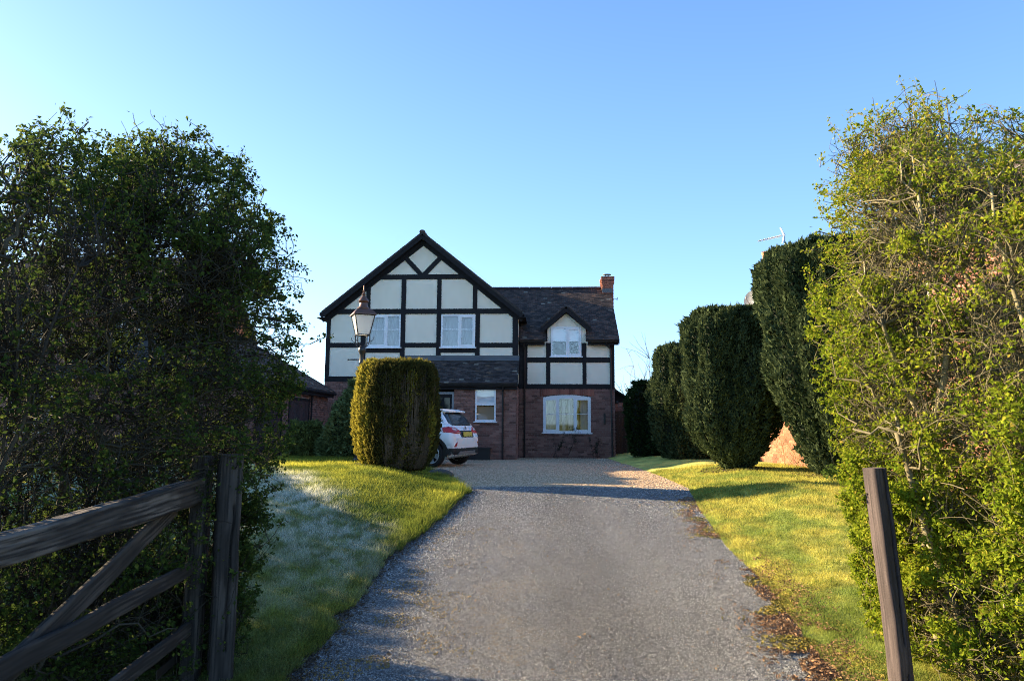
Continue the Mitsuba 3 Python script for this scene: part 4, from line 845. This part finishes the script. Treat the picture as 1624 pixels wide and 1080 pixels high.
for sg in (-1, 1):
    patch(rnd(P_((sg * .36, .85), (sg * .36, .92), (sg * .52, 1.0), (sg * .74, 1.02), (sg * .81, .98), (sg * .82, .90), (sg * .72, .85)), .012), 0, 1, 'tail_lamp', 'm_redlamp', car, .012)
    patch(rnd(P_((sg * .48, .925), (sg * .55, .98), (sg * .68, .985), (sg * .68, .94)), .006), 0, 1, 'tail_lamp_lens', 'm_clearlamp', car, .017)
    patch(rnd(P_((.10, .87), (.14, 1.03), (.34, 1.0), (.30, .88)), .012) , 1, -sg, 'tail_lamp_side', 'm_redlamp', car, .010) 
    patch(P_((sg * .60, .63), (sg * .65, .63), (sg * .74, .52), (sg * .67, .51)), 0, 1, 'fog_lamp', 'm_redlamp', car, .008)
    patch(rnd(P_((.62, 1.0), (.74, 1.33), (1.0, 1.38), (1.62, 1.40), (1.62, 1.0)), .02), 1, -sg, 'side_window', 'm_carglass', car)
    patch(rnd(P_((1.68, 1.0), (1.68, 1.40), (2.2, 1.36), (2.75, 1.06), (2.78, 1.0)), .02), 1, -sg, 'side_window', 'm_carglass', car)
    arch = LineString([(WX[0] + .42 * math.cos(t), .33 + .42 * math.sin(t)) for t in np.linspace(-.2, 3.34, 30)]).buffer(.045, cap_style=2)
    patch(arch.union(LineString([(WX[1] + .42 * math.cos(t), .33 + .42 * math.sin(t)) for t in np.linspace(-.2, 3.34, 30)]).buffer(.045, cap_style=2)).union(sbox(1.05, .22, 2.7, .40)).union(sbox(.06, .24, .3, .47)).intersection(sbox(.1, .2, 3.9, 1)), 1, -sg, 'arch_cladding', 'm_plastic', car, .012)
patch(rnd(P_((-.80, .47), (-.80, .36), (-.66, .29), (.66, .29), (.80, .36), (.80, .47)), .01).union(sbox(-.82, .40, .82, .48)), 0, 1, 'lower_bumper', 'm_plastic', car, .01)
patch(rnd(P_((-.56, .31), (-.44, .40), (.44, .40), (.56, .31)), .01), 0, 1, 'skid_plate', 'm_grey', car, .02)
patch(rnd(P_((-.36, .74), (.36, .74), (.42, .92), (-.42, .92)), .02), 0, 1, 'plate_recess', 'm_plastic', car, .006)
m = MB(); m.obox((-.006, .26, .775), (0, -.52, 0), (.015, 0, .112), (-.012, 0, .0)); put(m, 'number_plate', 'm_plate', car, CM)
m = MB(); m.lathe([(0, 0), (.045, 0), (.045, .01), (0, .012)], (0, 0, 0), 16); Rb = trimesh.transformations.rotation_matrix(-1.35, (0, 1, 0)); Rb[:3, 3] = (.07, 0, .99); put(m, 'badge', 'm_grey', car, CM @ Rb)
m = MB(); m.obox((.36, .60, 1.425), (0, -1.20, 0), (.22, 0, .05), (0, 0, -.035)); put(m, 'spoiler', 'm_carpaint', car, CM)
m = MB(); m.tube([(.18, -.02, 1.06), (.20, -.25, 1.06), (.215, -.46, 1.09)], .012, 6); put(m, 'rear_wiper', 'm_plastic', car, CM)
for wx in WX:
    for sg in (-1, 1):
        w = key_of('wheel', car); Rw = trimesh.transformations.rotation_matrix(-sg * math.pi / 2, (1, 0, 0)); Rw[:3, 3] = (wx, sg * .755, WR); MW = CM @ Rw     # local z = outwards
        m = MB(); m.lathe([(.205, -.10), (.30, -.10), (.322, -.07), (WR, -.03), (WR, .03), (.322, .07), (.30, .095), (.235, .098), (.225, .08)], sides=40); put(m, 'tyre', 'm_rubber', w, MW, smooth=40)
        m = MB(); m.lathe([(.20, -.09), (.226, -.09), (.226, .085), (.236, .096), (.222, .1), (.205, .08), (.20, .02)], sides=40)
        for k in range(5):
            a = k * 2 * math.pi / 5 + .35; ca_, sa_ = math.cos(a), math.sin(a); o = np.array([ca_ * .03, sa_ * .03, .055]); t_ = np.array([-sa_, ca_, 0])
            for o2, wd0, wd1 in ((0, .042, .066),):
                q0, q1 = np.array([ca_ * .03, sa_ * .03, 0]), np.array([ca_ * .215, sa_ * .215, 0]); pts = [q0 - t_ * wd0, q0 + t_ * wd0, q1 + t_ * wd1, q1 - t_ * wd1]
                m.raw(np.array([p + [0, 0, .045] for p in pts] + [p + [0, 0, z] for p, z in zip(pts, (.075, .075, .09, .09))]), BOXF)
        m.lathe([(.06, .04), (.06, .085), (.03, .095), (0, .095)], sides=20); put(m, 'rim', 'm_alloy', w, MW)
        m = MB(); m.lathe([(0, -.05), (.21, -.05), (.21, -.04), (0, -.04)], sides=30); put(m, 'brake_disc', 'm_plastic', w, MW)
m = MB(); m.box(.2, 3.9, -.7, .7, .24, .4); put(m, 'underbody', 'm_plastic', car, CM)
# trough by the porch wall, stone on the lawn corner, flag by the door
tr = MB(); tr.box(-5.35, -4.40, PW - .36, PW - .05, -.09, .28); tr.box(-5.39, -4.36, PW - .40, PW - .01, .28, .33); put(tr, 'planter_trough', 'm_black', None, HM, label='low dark trough against the porch wall behind the car', cat='planter')
ico = trimesh.creation.icosphere(3, .5); v = np.array(ico.vertices); v *= (1 + .5 * (nfbm(v[:, 0] * 3, v[:, 1] * 3, v[:, 2] * 3) - .5))[:, None]; v = v * [.62, .42, .30] + [-1.52, 14.9, float(zd(14.9)) + .02]
add('edging_stone', (v, ico.faces), 'm_matte', smooth=True, color=np.repeat(lerp((.05, .05, .045), (.10, .095, .085), rng.random((1, 1))), len(v), 0), label='rounded dark stone on the lawn corner below the golden bush', cat='stone')

from scipy.spatial import cKDTree
# ------------------------------------------------------------------ leafy hedges at the entrance
def grow(P0, D0, Ln, n, wig, up=0.0, env=None):
    P = [P0]; D = unit(D0); st = (Ln / (n - 1))[:, None]
    for k in range(n - 1):
        D = unit(D + rng.normal(size=D.shape) * wig + np.array([0, 0, up])); Q = P[-1] + D * st
        if env is not None:
            f, inn = env(Q); out = (f > 1)[:, None]; D = np.where(out, unit(D * .3 + inn), D); Q = np.where(out, P[-1] + D * st * .12, Q)
        P.append(Q)
    return np.stack(P, 1)
class Envelope:
    """a clipped hedge along end -> far: half thickness, height and rounded end vary with height and length"""
    def __init__(s, end, far, th, hh, zg, slim=0.0):
        s.slim = slim; s.o = np.array(end, float); d = np.array(far, float) - s.o; s.L = np.linalg.norm(d); s.d = d / s.L; s.n = np.array([s.d[1], -s.d[0]]); s.th, s.hh, s.zg = th, hh, zg
    def __call__(s, P):
        q = P[:, :2] - s.o; a = q @ s.d; c = q @ s.n; h = P[:, 2] - s.zg(P[:, 0], P[:, 1]); tt = np.interp(h, *s.th) * (1 - s.slim * sst(.0, .9, a)); H_ = np.interp(a, *s.hh)
        lump = 1 + .22 * (nfbm(P[:, 0] * 1.8, P[:, 1] * 1.8, P[:, 2] * 1.8, 3) - .5)
        r = np.where(a < 0, np.hypot(a, c), np.abs(c)) / (tt * lump); f = r ** 3 + np.clip(h / (H_ * lump), 0, 3) ** 6
        inn = np.stack([-c * s.n[0] - np.minimum(a, 0) * s.d[0], -c * s.n[1] - np.minimum(a, 0) * s.d[1], np.where(h > H_ * .85, -1.0, 0.1)], 1)
        return f, unit(inn)
    def sample(s, n, a0, a1, zmax):
        a = rng.uniform(a0, a1, n); c = rng.uniform(-1, 1, n); P = s.o + a[:, None] * s.d + c[:, None] * s.n; z = rng.uniform(0, zmax, n)
        P = np.column_stack([P, s.zg(P[:, 0], P[:, 1]) + z]); f, _ = s(P); return P[f < 1], f[f < 1]
def leafy_hedge(name, label, env, nstem, length, stem_r, leaf_n, cols, leaf_size, seed, bark, lowbias=0.0, topthin=0.5, twig_n=5200, inner=.10):
    global rng
    rng = np.random.default_rng(seed)
    hk = thing(name, label, 'hedge')
    a = np.linspace(-.42, length, nstem) + rng.normal(size=nstem) * .06; P0 = np.column_stack([env.o + a[:, None] * env.d + rng.uniform(-1, 1, (nstem, 1)) * .34 * env.n, np.zeros(nstem)]); P0[:, 2] = env.zg(P0[:, 0], P0[:, 1]) - .05
    D0 = np.column_stack([rng.normal(size=(nstem, 2)) * .12 - np.clip(-a, 0, 1)[:, None] * env.d * .7, np.ones(nstem)]); Ht = np.interp(a, *env.hh) * rng.uniform(.75, .98, nstem)
    Sm = grow(P0, D0, Ht, 16, .11, .12, env); Rm = np.linspace(1, .28, 16)[None] * rng.uniform(.6, 1.25, (nstem, 1)) * stem_r
    parts = [(Sm, Rm, 7)]
    # boughs: from the nearest stem out to points spread through the whole envelope
    P_all, f_all = env.sample(90000, -1.15, length, 4.1); pk = rng.random(len(P_all)) < (.25 + .75 * np.clip(f_all, 0, 1) ** .6) * (.68 + .32 * sst(1.7, .9, P_all[:, 2])); P_all = P_all[pk]; nb_ = nstem * 44; tgt = P_all[rng.choice(len(P_all), nb_)]
    nodes_ = Sm.reshape(-1, 3); dist, ix = cKDTree(nodes_).query(tgt - [0, 0, .22], k=3); pick = ix[np.arange(nb_), rng.integers(0, 3, nb_)]; B0 = nodes_[pick]
    u_ = np.linspace(0, 1, 8)[None, :, None]; Bm = B0[:, None] * (1 - u_) + tgt[:, None] * u_; wv_ = np.cumsum(rng.normal(size=(nb_, 8, 3)), 1); wv_ = wv_ - wv_[:, :1] - u_ * (wv_[:, -1:] - wv_[:, :1]); ln_ = np.linalg.norm(tgt - B0, axis=1)[:, None, None]; Bm = Bm + wv_ * .045 * (.3 + ln_)
    Rb = np.linspace(1, .3, 8)[None] * rng.uniform(.0045, .0105, (nb_, 1)) * np.where(rng.random((nb_, 1)) > .88, 1.5, 1.0)
    kb = env(Bm.reshape(-1, 3))[0].reshape(nb_, -1).max(1) < 1.6; Bm, Rb = Bm[kb], Rb[kb]; nb_ = len(Bm); parts.append((Bm, Rb, 4))
    tw = rng.integers(0, nb_, twig_n); t = rng.integers(2, 8, twig_n); T0 = Bm[tw, t]; Td = unit(rng.normal(size=(twig_n, 3)) + unit(Bm[tw, t] - Bm[tw, t - 1]) * .5 + [0, 0, .25])
    Tm = grow(T0, Td, rng.uniform(.14, .38, twig_n), 5, .34, .04, None); Tm = Tm[env(Tm[:, -1])[0] < 1.15]; twig_n = len(Tm); Rt = np.linspace(1, .5, 5)[None] * rng.uniform(.0022, .0042, (twig_n, 1)); parts.append((Tm, Rt, 3))
    out = []
    for k, (P, R, sd) in enumerate(parts):
        v, f = tubes(P, R, sd); b = nfbm(v[:, 0] * 6, v[:, 1] * 6, v[:, 2] * 3, 3)[:, None]; b2 = sst(.35, .62, b)
        out.append((v, f, lerp(bark[0], bark[1], b2) * (1, .75, .5)[k]))
    add('stem', out[0][:2], 'm_matte', hk, smooth=True, color=out[0][2], kind='stuff')
    mm = MB(); mm.raw(*out[1]); mm.raw(*out[2]); put(mm, 'twig', 'm_matte', hk, col=True, kind='stuff', smooth=True)
    # leaves in small rosettes along twigs
    keepers = env(Tm[:, 1:].reshape(-1, 3))[0] < 1.12
    nodes = np.vstack([Tm[:, 1:].reshape(-1, 3)[keepers], Bm[:, 5:].reshape(-1, 3)]); f, _ = env(nodes); h = nodes[:, 2] - env.zg(nodes[:, 0], nodes[:, 1])
    cl = nfbm(nodes[:, 0] * 4.2, nodes[:, 1] * 4.2, nodes[:, 2] * 5.2, 3, seed); pr = (.02 + sst(.42, .58, cl)) * (inner + sst(.25, .95, f)) * (1 - topthin * sst(2.6, 3.9, h)) * (1 + lowbias * sst(1.9, .6, h)) + .02 * lowbias * sst(1.9, .6, h)
    pr = pr * (1 + 1.3 * sst(.45, -.4, (nodes[:, :2] - env.o) @ env.d))
    ci = rng.choice(len(nodes), leaf_n, p=pr / pr.sum()); C = nodes[ci] + rng.normal(size=(leaf_n, 3)) * .017
    N = unit(rng.normal(size=(leaf_n, 3)) + [0, 0, .35]); sz = leaf_size * rng.uniform(.55, 1.35, leaf_n)
    V, F = leaves(C, N, sz, .62, .22); tone = np.clip(rng.random(leaf_n) * .7 + .5 * nfbm(C[:, 0] * 3, C[:, 1] * 3, C[:, 2] * 3, 2, seed + 3) - .1, 0, 1)[:, None]
    col = lerp(cols[0], cols[1], tone); y = rng.random(leaf_n) > .93 - .22 * sst(2.2, 3.6, C[:, 2]); col[y] = lerp(cols[2], cols[1], rng.random((y.sum(), 1)))
    add('leaf', (V, F), 'm_leaf', hk, color=np.repeat(col, 4, 0), kind='stuff')
    fe, _ = env(Tm[:, -1]); TIPS[hk] = Tm[:, -1][(fe > .72)]
    return Tm
TIPS = {}
envL = Envelope((-2.40, 4.42), (-3.75, -.6), ([0, .6, 1.5, 2.3, 3.0, 4], [.72, .84, .99, 1.03, .98, .88]), ([-1.1, -.8, -.3, .1, .5, 1.0, 2, 6], [3.25, 3.40, 3.40, 3.33, 3.22, 3.0, 2.6, 2.4]), lambda x, y: zlawn_l(x, y), .42)
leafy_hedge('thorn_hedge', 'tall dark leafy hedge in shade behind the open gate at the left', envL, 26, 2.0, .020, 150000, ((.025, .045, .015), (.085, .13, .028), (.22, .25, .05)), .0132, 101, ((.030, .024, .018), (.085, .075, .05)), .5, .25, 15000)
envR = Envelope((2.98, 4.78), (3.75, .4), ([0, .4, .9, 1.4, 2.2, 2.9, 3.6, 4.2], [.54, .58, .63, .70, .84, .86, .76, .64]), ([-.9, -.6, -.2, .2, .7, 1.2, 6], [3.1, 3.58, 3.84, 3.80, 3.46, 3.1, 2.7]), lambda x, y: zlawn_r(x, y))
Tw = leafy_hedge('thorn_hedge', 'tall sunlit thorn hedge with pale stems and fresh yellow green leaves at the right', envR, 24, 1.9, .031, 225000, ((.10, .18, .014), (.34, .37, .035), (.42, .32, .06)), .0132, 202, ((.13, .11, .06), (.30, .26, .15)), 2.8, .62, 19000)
# long stray shoots
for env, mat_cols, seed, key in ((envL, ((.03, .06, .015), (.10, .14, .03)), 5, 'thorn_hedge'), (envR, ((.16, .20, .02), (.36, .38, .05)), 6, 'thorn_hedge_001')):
    rng = np.random.default_rng(seed); P = TIPS[key]; P = P[rng.choice(len(P), 16 if seed == 5 else 40)]; _, inn = env(P)
    S_ = grow(P, -inn * 1.0 + [0, 0, .55] + rng.normal(size=P.shape) * .35, rng.uniform(.08, .20 if seed == 5 else .28, len(P)), 7, .12, .02); v, ff = tubes(S_, np.linspace(.0036, .0014, 7)[None] * np.ones((len(P), 1)), 4)
    add('shoot', (v, ff), 'm_matte', key, smooth=True, color=np.full((len(v), 3), .06 if seed == 5 else .22) * [1.1, .85, .6], kind='stuff')
    nd = S_[:, 2:].reshape(-1, 3); nd = np.repeat(nd, 4, 0) + rng.normal(size=(len(nd) * 4, 3)) * .014; V, F = leaves(nd, rng.normal(size=nd.shape), rng.uniform(.008, .017, len(nd)), .6, .2)
    add('shoot_leaf', (V, F), 'm_leaf', key, color=np.repeat(lerp(*mat_cols, rng.random((len(nd), 1))), 4, 0), kind='stuff')

# ------------------------------------------------------------------ clipped conifers
def surface_points(prof, c, n, lob, seed, lean=(0, 0), sq=1.0):
    """points on a column of revolution with vertical flutes; prof = (heights, radii)"""
    global rng
    h = rng.random(n * 3); zs = np.asarray(prof[0], float); H_ = zs[-1]; z = h * H_; r0 = np.interp(z, zs, prof[1]); keep = rng.random(len(z)) < (r0 / max(prof[1]) * .9 + .1); z = z[keep][:n]; a = rng.uniform(0, 2 * np.pi, len(z))
    return fluted(a, z, prof, c, lob, seed, lean, sq)
FLUTE = [1.0]
def fluted(a, z, prof, c, lob, seed, lean, sq):
    r0 = np.interp(z, *prof); ca, sa = np.cos(a), np.sin(a)
    fl = (nfbm(ca * lob + 7, sa * lob + 7, z * .5, 3, seed) - .5) * .75 * FLUTE[0] + (nfbm(ca * lob * 1.7, sa * lob * 1.7, z * 1.1, 2, seed + 1) - .5) * .95 * FLUTE[0]
    r = r0 * (1 + fl * np.clip(.62 / np.maximum(r0, .05), .3, 1.0)); P = np.stack([c[0] + ca * r + lean[0] * z, c[1] + sa * r * sq + lean[1] * z, c[2] + z], 1)
    return P, np.stack([ca, sa / sq, 0 * ca], 1), fl
def conifer(name, label, cat, c, prof, n, cols, lob, seed, size=.05, up=.9, lean=(0, 0), sq=1.0, mat='m_needle', group=None, core=.80, trunk=True, side_gold=None):
    global rng
    rng = np.random.default_rng(seed); k = thing(name, label, cat, group)
    A, Zz = np.meshgrid(np.linspace(0, 2 * np.pi, 49), np.linspace(0, 1, 30) * prof[0][-1], indexing='ij'); pr2 = (prof[0], [q * core for q in prof[1]])
    P, _, _ = fluted(A.ravel(), Zz.ravel(), pr2, c, lob, seed, lean, sq); X, Y, Z_ = (P[:, i].reshape(A.shape) for i in range(3)); Z_ = np.minimum(Z_, c[2] + prof[0][-1] * .985)
    v, f = grid_mesh(X, Y, Z_); v = np.vstack([v, [[c[0] + lean[0] * prof[0][-1], c[1], c[2] + prof[0][-1] * .975]]]); tp = np.arange(49) * 30 + 29; f = np.vstack([f, np.stack([tp, np.roll(tp, -1), np.full(49, len(v) - 1), np.full(49, len(v) - 1)], 1)])
    add('inner_growth', (v, f), 'm_matte', k, smooth=True, color=np.repeat(np.array(cols[0])[None] * .55, len(v), 0))
    P, N, fl = surface_points(prof, c, n, lob, seed, lean, sq)
    nt = int(n * .14); rr_ = np.sqrt(rng.random(nt)) * prof[1][-2]; aa = rng.uniform(0, 2 * np.pi, nt); Pt = np.stack([c[0] + rr_ * np.cos(aa) + lean[0] * prof[0][-1], c[1] + rr_ * np.sin(aa) * sq, c[2] + prof[0][-1] + (nfbm(np.cos(aa) * rr_ * 4, np.sin(aa) * rr_ * 4, seed) - .5) * .22 - .05], 1)
    P = np.vstack([P, Pt]); N = np.vstack([N, np.repeat([[0, 0, .6]], nt, 0)]); fl = np.r_[fl, np.zeros(nt)]; N0 = N
    m = len(P); ax_ = unit(N * .8 + [0, 0, up] + rng.normal(size=(m, 3)) * .42); P = P + N * (rng.random((m, 1)) ** 2 * .06 - .03); MB_ = MB()
    for s_ in range(3):
        sd = unit(np.cross(ax_, rng.normal(size=(m, 3)))); L_ = size * np.where(rng.random((m, 1)) > .93, rng.uniform(1.4, 2.4, (m, 1)), rng.uniform(.6, 1.4, (m, 1))); tilt = unit(ax_ + sd * rng.uniform(-.7, .7, (m, 1))); q = P + rng.normal(size=(m, 3)) * size * .3
        wv = unit(np.cross(tilt, rng.normal(size=(m, 3)))) * L_ * .26
        V = np.stack([q - tilt * L_ * .3, q + wv, q + tilt * L_, q - wv], 1).reshape(-1, 3); i = np.arange(m)[:, None] * 4; F = np.vstack([i + [0, 1, 2], i + [0, 2, 3]])
        t = np.clip(rng.random(m) * .6 + .4 * nfbm(P[:, 0] * 3, P[:, 1] * 3, P[:, 2] * 2, 2, seed + 9), 0, 1)[:, None]; cc = lerp(cols[0], cols[1], t)
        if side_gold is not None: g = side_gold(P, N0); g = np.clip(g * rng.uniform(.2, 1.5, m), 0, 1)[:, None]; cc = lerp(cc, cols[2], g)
        MB_.raw(V, F, np.repeat(cc, 4, 0))
    put(MB_, 'foliage', mat, k, col=True, kind='stuff')
    if trunk: m2 = MB(); m2.tube([(c[0], c[1], c[2] - .2), (c[0] + .02, c[1], c[2] + .6), (c[0], c[1], c[2] + prof[0][-1] * .6)], [.16, .12, .05], 8, (.07, .05, .035)); put(m2, 'trunk', 'm_matte', k, col=True, smooth=True)
    return k
YC = ((.016, .032, .014), (.115, .15, .07), (.10, .08, .03))
conifer('clipped_yew', 'tallest dark clipped yew, beside the sunlit thorn hedge', 'tree', (6.22, 13.05, float(zlawn_r(6.22, 13.05))), ([0, .15, .5, 1.2, 2.2, 3.2, 4.0, 4.2, 4.36], [.32, .45, .66, .90, 1.12, 1.25, 1.27, 1.12, .6]), 30000, YC, 2.6, 41, .06, group='clipped yews beside the driveway', lean=(-.02, 0))
conifer('clipped_yew', 'broad dark clipped yew with rounded flat top, middle of the row', 'tree', (4.86, 15.05, float(zlawn_r(4.86, 15.05))), ([0, .12, .4, .9, 1.6, 2.4, 3.1, 3.3, 3.45], [.20, .33, .60, .80, .92, .95, .94, .82, .5]), 24000, YC, 2.6, 42, .06, group='clipped yews beside the driveway')
conifer('clipped_yew', 'smaller dark clipped yew behind the broad one, nearest the house', 'tree', (5.2, 20.3, float(zlawn_r(5.2, 20.3))), ([0, .2, .6, 1.2, 2.2, 3.0, 3.15, 3.3], [.68, .74, .80, .86, .92, .94, .84, .5]), 14000, YC, 2.4, 43, .065, group='clipped yews beside the driveway')
conifer('ivy_bush', 'rounded dark leafy bush beside the plank gate', 'bush', (4.62, 23.2, float(zlawn_r(4.62, 23.2))), ([0, .3, 1.0, 1.8, 2.2, 2.45], [.55, .62, .66, .68, .55, .25]), 5000, ((.010, .022, .008), (.035, .06, .02), (.1, .1, .03)), 1.6, 44, .07, .3, trunk=False)
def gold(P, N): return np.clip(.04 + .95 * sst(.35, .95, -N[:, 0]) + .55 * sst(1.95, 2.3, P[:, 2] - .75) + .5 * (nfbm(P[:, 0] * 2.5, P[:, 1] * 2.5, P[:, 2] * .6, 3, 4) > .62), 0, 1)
FLUTE[0] = .40
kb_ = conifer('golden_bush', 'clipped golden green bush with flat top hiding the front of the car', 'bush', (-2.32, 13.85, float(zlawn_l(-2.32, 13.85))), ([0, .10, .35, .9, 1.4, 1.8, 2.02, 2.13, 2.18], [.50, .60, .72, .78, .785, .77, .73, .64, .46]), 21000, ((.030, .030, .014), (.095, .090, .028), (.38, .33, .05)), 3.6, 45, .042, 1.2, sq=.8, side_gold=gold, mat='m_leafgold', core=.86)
FLUTE[0] = .9
FLUTE[0] = 1.7
conifer('spreading_conifer', 'dark green conifer with drooping layers behind the golden bush', 'bush', (-3.9, 17.4, .66), ([0, .3, .7, 1.1, 1.5, 1.8, 2.0], [.74, .78, .72, .56, .38, .22, .1]), 11000, ((.018, .034, .014), (.24, .30, .12), (.1, .1, .03)), 1.9, 46, .07, .1, core=.8, trunk=False)
conifer('spreading_conifer', 'small round dark shrub in front of the garage door', 'bush', (-5.25, 17.6, .62), ([0, .2, .5, .8, .98], [.42, .50, .48, .36, .15]), 4500, ((.02, .036, .014), (.25, .29, .09), (.1, .1, .03)), 1.6, 47, .06, .2, core=.8, trunk=False)
rng = np.random.default_rng(50); n = 300; a0 = rng.uniform(-1.75, .35, n); zz = np.linspace(.05, 1, 9)[None] * rng.uniform(.75, 2.05, (n, 1)) + rng.uniform(0, .5, (n, 1)) * 0
pb_ = ([0, .10, .35, .9, 1.4, 1.8, 2.02, 2.13, 2.18], [.50, .60, .72, .78, .785, .77, .73, .64, .46]); aa = a0[:, None] + np.cumsum(rng.normal(size=(n, 9)) * .018, 1); rr2 = np.interp(zz, *pb_) * 1.005
P = np.stack([-2.32 + np.cos(aa) * rr2, 13.85 + np.sin(aa) * rr2 * .8, float(zlawn_l(-2.32, 13.85)) + zz], -1); v, f = tubes(P, np.linspace(.009, .003, 9)[None] * np.ones((n, 1)), 3)
add('dry_stem', (v, f), 'm_matte', kb_, color=np.repeat(lerp((.03, .02, .011), (.085, .056, .03), rng.random((n, 1))), 27, 0), kind='stuff', label='bare brown stems on the shaded side')
rng = np.random.default_rng(52)
for (cx_, cy_, R_, zf, nm) in ((-2.32, 13.85, .78, zlawn_l, 'golden bush'), (4.86, 15.05, .75, zlawn_r, 'broad yew'), (6.22, 13.05, .9, zlawn_r, 'tallest yew')):
    a_ = rng.uniform(0, 2 * np.pi, 900); rr_ = R_ * np.sqrt(rng.random(900)); x = cx_ + rr_ * np.cos(a_); y = cy_ + rr_ * np.sin(a_)
    V, F = leaves(np.stack([x, y, zf(x, y) + .012 + .02 * rng.random(900)], 1), rng.normal(size=(900, 3)) * .4 + [0, 0, 1], rng.uniform(.015, .04, 900), .5, .2)
    add('needle_litter', (V, F), 'm_matte', color=np.repeat(lerp((.03, .02, .012), (.10, .065, .035), rng.random((900, 1))), 4, 0), label='brown needle litter on the ground under the ' + nm, cat='leaf litter', kind='stuff')
# the tall side hedge whose shade keeps the frost on the lawn
bh = thing('conifer_hedge', 'dark boundary hedge beyond the frosted lawn at the far left', 'hedge'); rng = np.random.default_rng(48)
path = np.array([(-9.9, 5.5), (-9.9, 10.8), (-13.6, 17.2)]); seg = np.linalg.norm(np.diff(path, axis=0), axis=1); cum = np.r_[0, np.cumsum(seg)]
def at_path(s_): return np.stack([np.interp(s_, cum, path[:, 0]), np.interp(s_, cum, path[:, 1])], 1)
n = 16000; s_ = rng.random(n) * cum[-1]; c2 = at_path(s_); dd = unit(at_path(s_ + .05) - at_path(s_ - .05)); nn_ = np.stack([-dd[:, 1], dd[:, 0]], 1); topm = rng.random(n) < .2; sg = np.where(rng.random(n) < .5, -1, 1)
hh_ = np.interp(s_, [0, 3, 5.3, cum[-1]], [2.5, 2.6, 2.75, 3.25]); h = np.where(topm, hh_, rng.random(n) * hh_); cc_ = np.where(topm, rng.uniform(-1, 1, n), sg) * .5; lump = .5 * (nfbm(c2[:, 0] * 1.5, c2[:, 1] * 1.5, h * 1.5) - .5)
P = np.column_stack([c2 + nn_ * (cc_ + sg * lump * .6)[:, None], .45 + h + lump * .3]); V, F = leaves(P, np.column_stack([nn_ * sg[:, None], .4 * np.ones(n)]) + rng.normal(size=(n, 3)) * .5, rng.uniform(.05, .11, n), .5, .2)
add('foliage', (V, F), 'm_needle', bh, color=np.repeat(lerp((.012, .025, .01), (.045, .07, .025), rng.random((n, 1))), 4, 0), kind='stuff')
m = MB()
for a, b in zip(path[:-1], path[1:]): d = unit(b - a); q = np.array([-d[1], d[0]]); m.obox((*(a - q * .42), .3), (*(b - a), 0), (*(q * .84), 0), (0, 0, 2.5), (.008, .014, .007))
put(m, 'inner_growth', 'm_matte', bh, col=True)

# ------------------------------------------------------------------ bare tree, climbers, little plants
def bare(name, label, cat, c, n, spread, Ht, r, seed, bark, leafc=None, nleaf=0, up=.1, leaf=.03):
    global rng
    rng = np.random.default_rng(seed); k = thing(name, label, cat)
    P0 = np.array(c) + np.column_stack([rng.normal(size=(n, 2)) * spread * .18, np.zeros(n)]); D = np.column_stack([rng.normal(size=(n, 2)) * .35, np.ones(n)]); S_ = grow(P0, D, Ht * rng.uniform(.6, 1, n), 12, .10, up); R_ = np.linspace(1, .25, 12)[None] * r * rng.uniform(.6, 1.1, (n, 1))
    nb2 = n * 9; w_ = rng.integers(0, n, nb2); t = rng.integers(3, 11, nb2); B_ = grow(S_[w_, t], unit(S_[w_, t] - S_[w_, t - 1]) + rng.normal(size=(nb2, 3)) * .55, Ht * rng.uniform(.1, .3, nb2), 7, .15, up * .6); Rb_ = np.linspace(.4, .12, 7)[None] * r * np.ones((nb2, 1))
    mm = MB(); v, f = tubes(S_, R_, 5); mm.raw(v, f, bark); v, f = tubes(B_, Rb_, 3); mm.raw(v, f, bark); put(mm, 'branch', 'm_matte', k, col=True, kind='stuff')
    if nleaf:
        nd = np.vstack([B_[:, 2:].reshape(-1, 3), S_[:, 4:].reshape(-1, 3)]); C = nd[rng.integers(0, len(nd), nleaf)] + rng.normal(size=(nleaf, 3)) * leaf; V, F = leaves(C, rng.normal(size=C.shape), rng.uniform(.6, 1.3, nleaf) * leaf, .6, .2); add('leaf', (V, F), 'm_leaf', k, color=np.repeat(lerp(*leafc, rng.random((nleaf, 1))), 4, 0), kind='stuff')
    return k
bare('bare_tree', 'leafless tree with fine purple twigs behind the plank gate', 'tree', (6.6, 34, .3), 16, 3.2, 5.6, .035, 61, (.13, .09, .10), up=.05)
bare('leafy_shrub', 'yellow green shrub peeping over the outbuilding roof', 'bush', (5.35, 29.5, .3), 9, 1.2, 3.0, .02, 62, (.1, .08, .05), ((.12, .15, .02), (.30, .30, .04)), 900, leaf=.05)
bare('climbing_rose', 'thin dark climbing rose on the brickwork under the large ground floor window', 'climber', (1.75, 24.92, .38), 7, .9, 1.35, .011, 63, (.03, .022, .018), ((.012, .025, .012), (.03, .05, .02)), 260, leaf=.032)
bare('climbing_rose', 'thin dark climber on the brickwork right of the large window', 'climber', (3.1, 24.85, .38), 5, .5, .9, .009, 64, (.03, .022, .018), ((.012, .025, .012), (.03, .05, .02)), 130, leaf=.03)
bare('dry_climber', 'tangle of bare brown stems against the sunlit garden wall', 'climber', (6.45, 15.6, .66), 10, 1.1, 1.55, .011, 65, (.30, .22, .11), up=.02)
bare('dry_climber', 'dry brown shrub at the foot of the sunlit garden wall', 'shrub', (6.4, 14.2, .66), 14, .7, .75, .010, 66, (.22, .12, .06), ((.18, .10, .04), (.30, .18, .06)), 200, leaf=.03)
bare('leafy_plant', 'low green leafy plant at the foot of the tallest yew', 'plant', (5.72, 11.9, float(zlawn_r(5.7, 11.9))), 16, .9, .26, .005, 67, (.08, .12, .03), ((.05, .10, .02), (.14, .20, .04)), 500, leaf=.035)
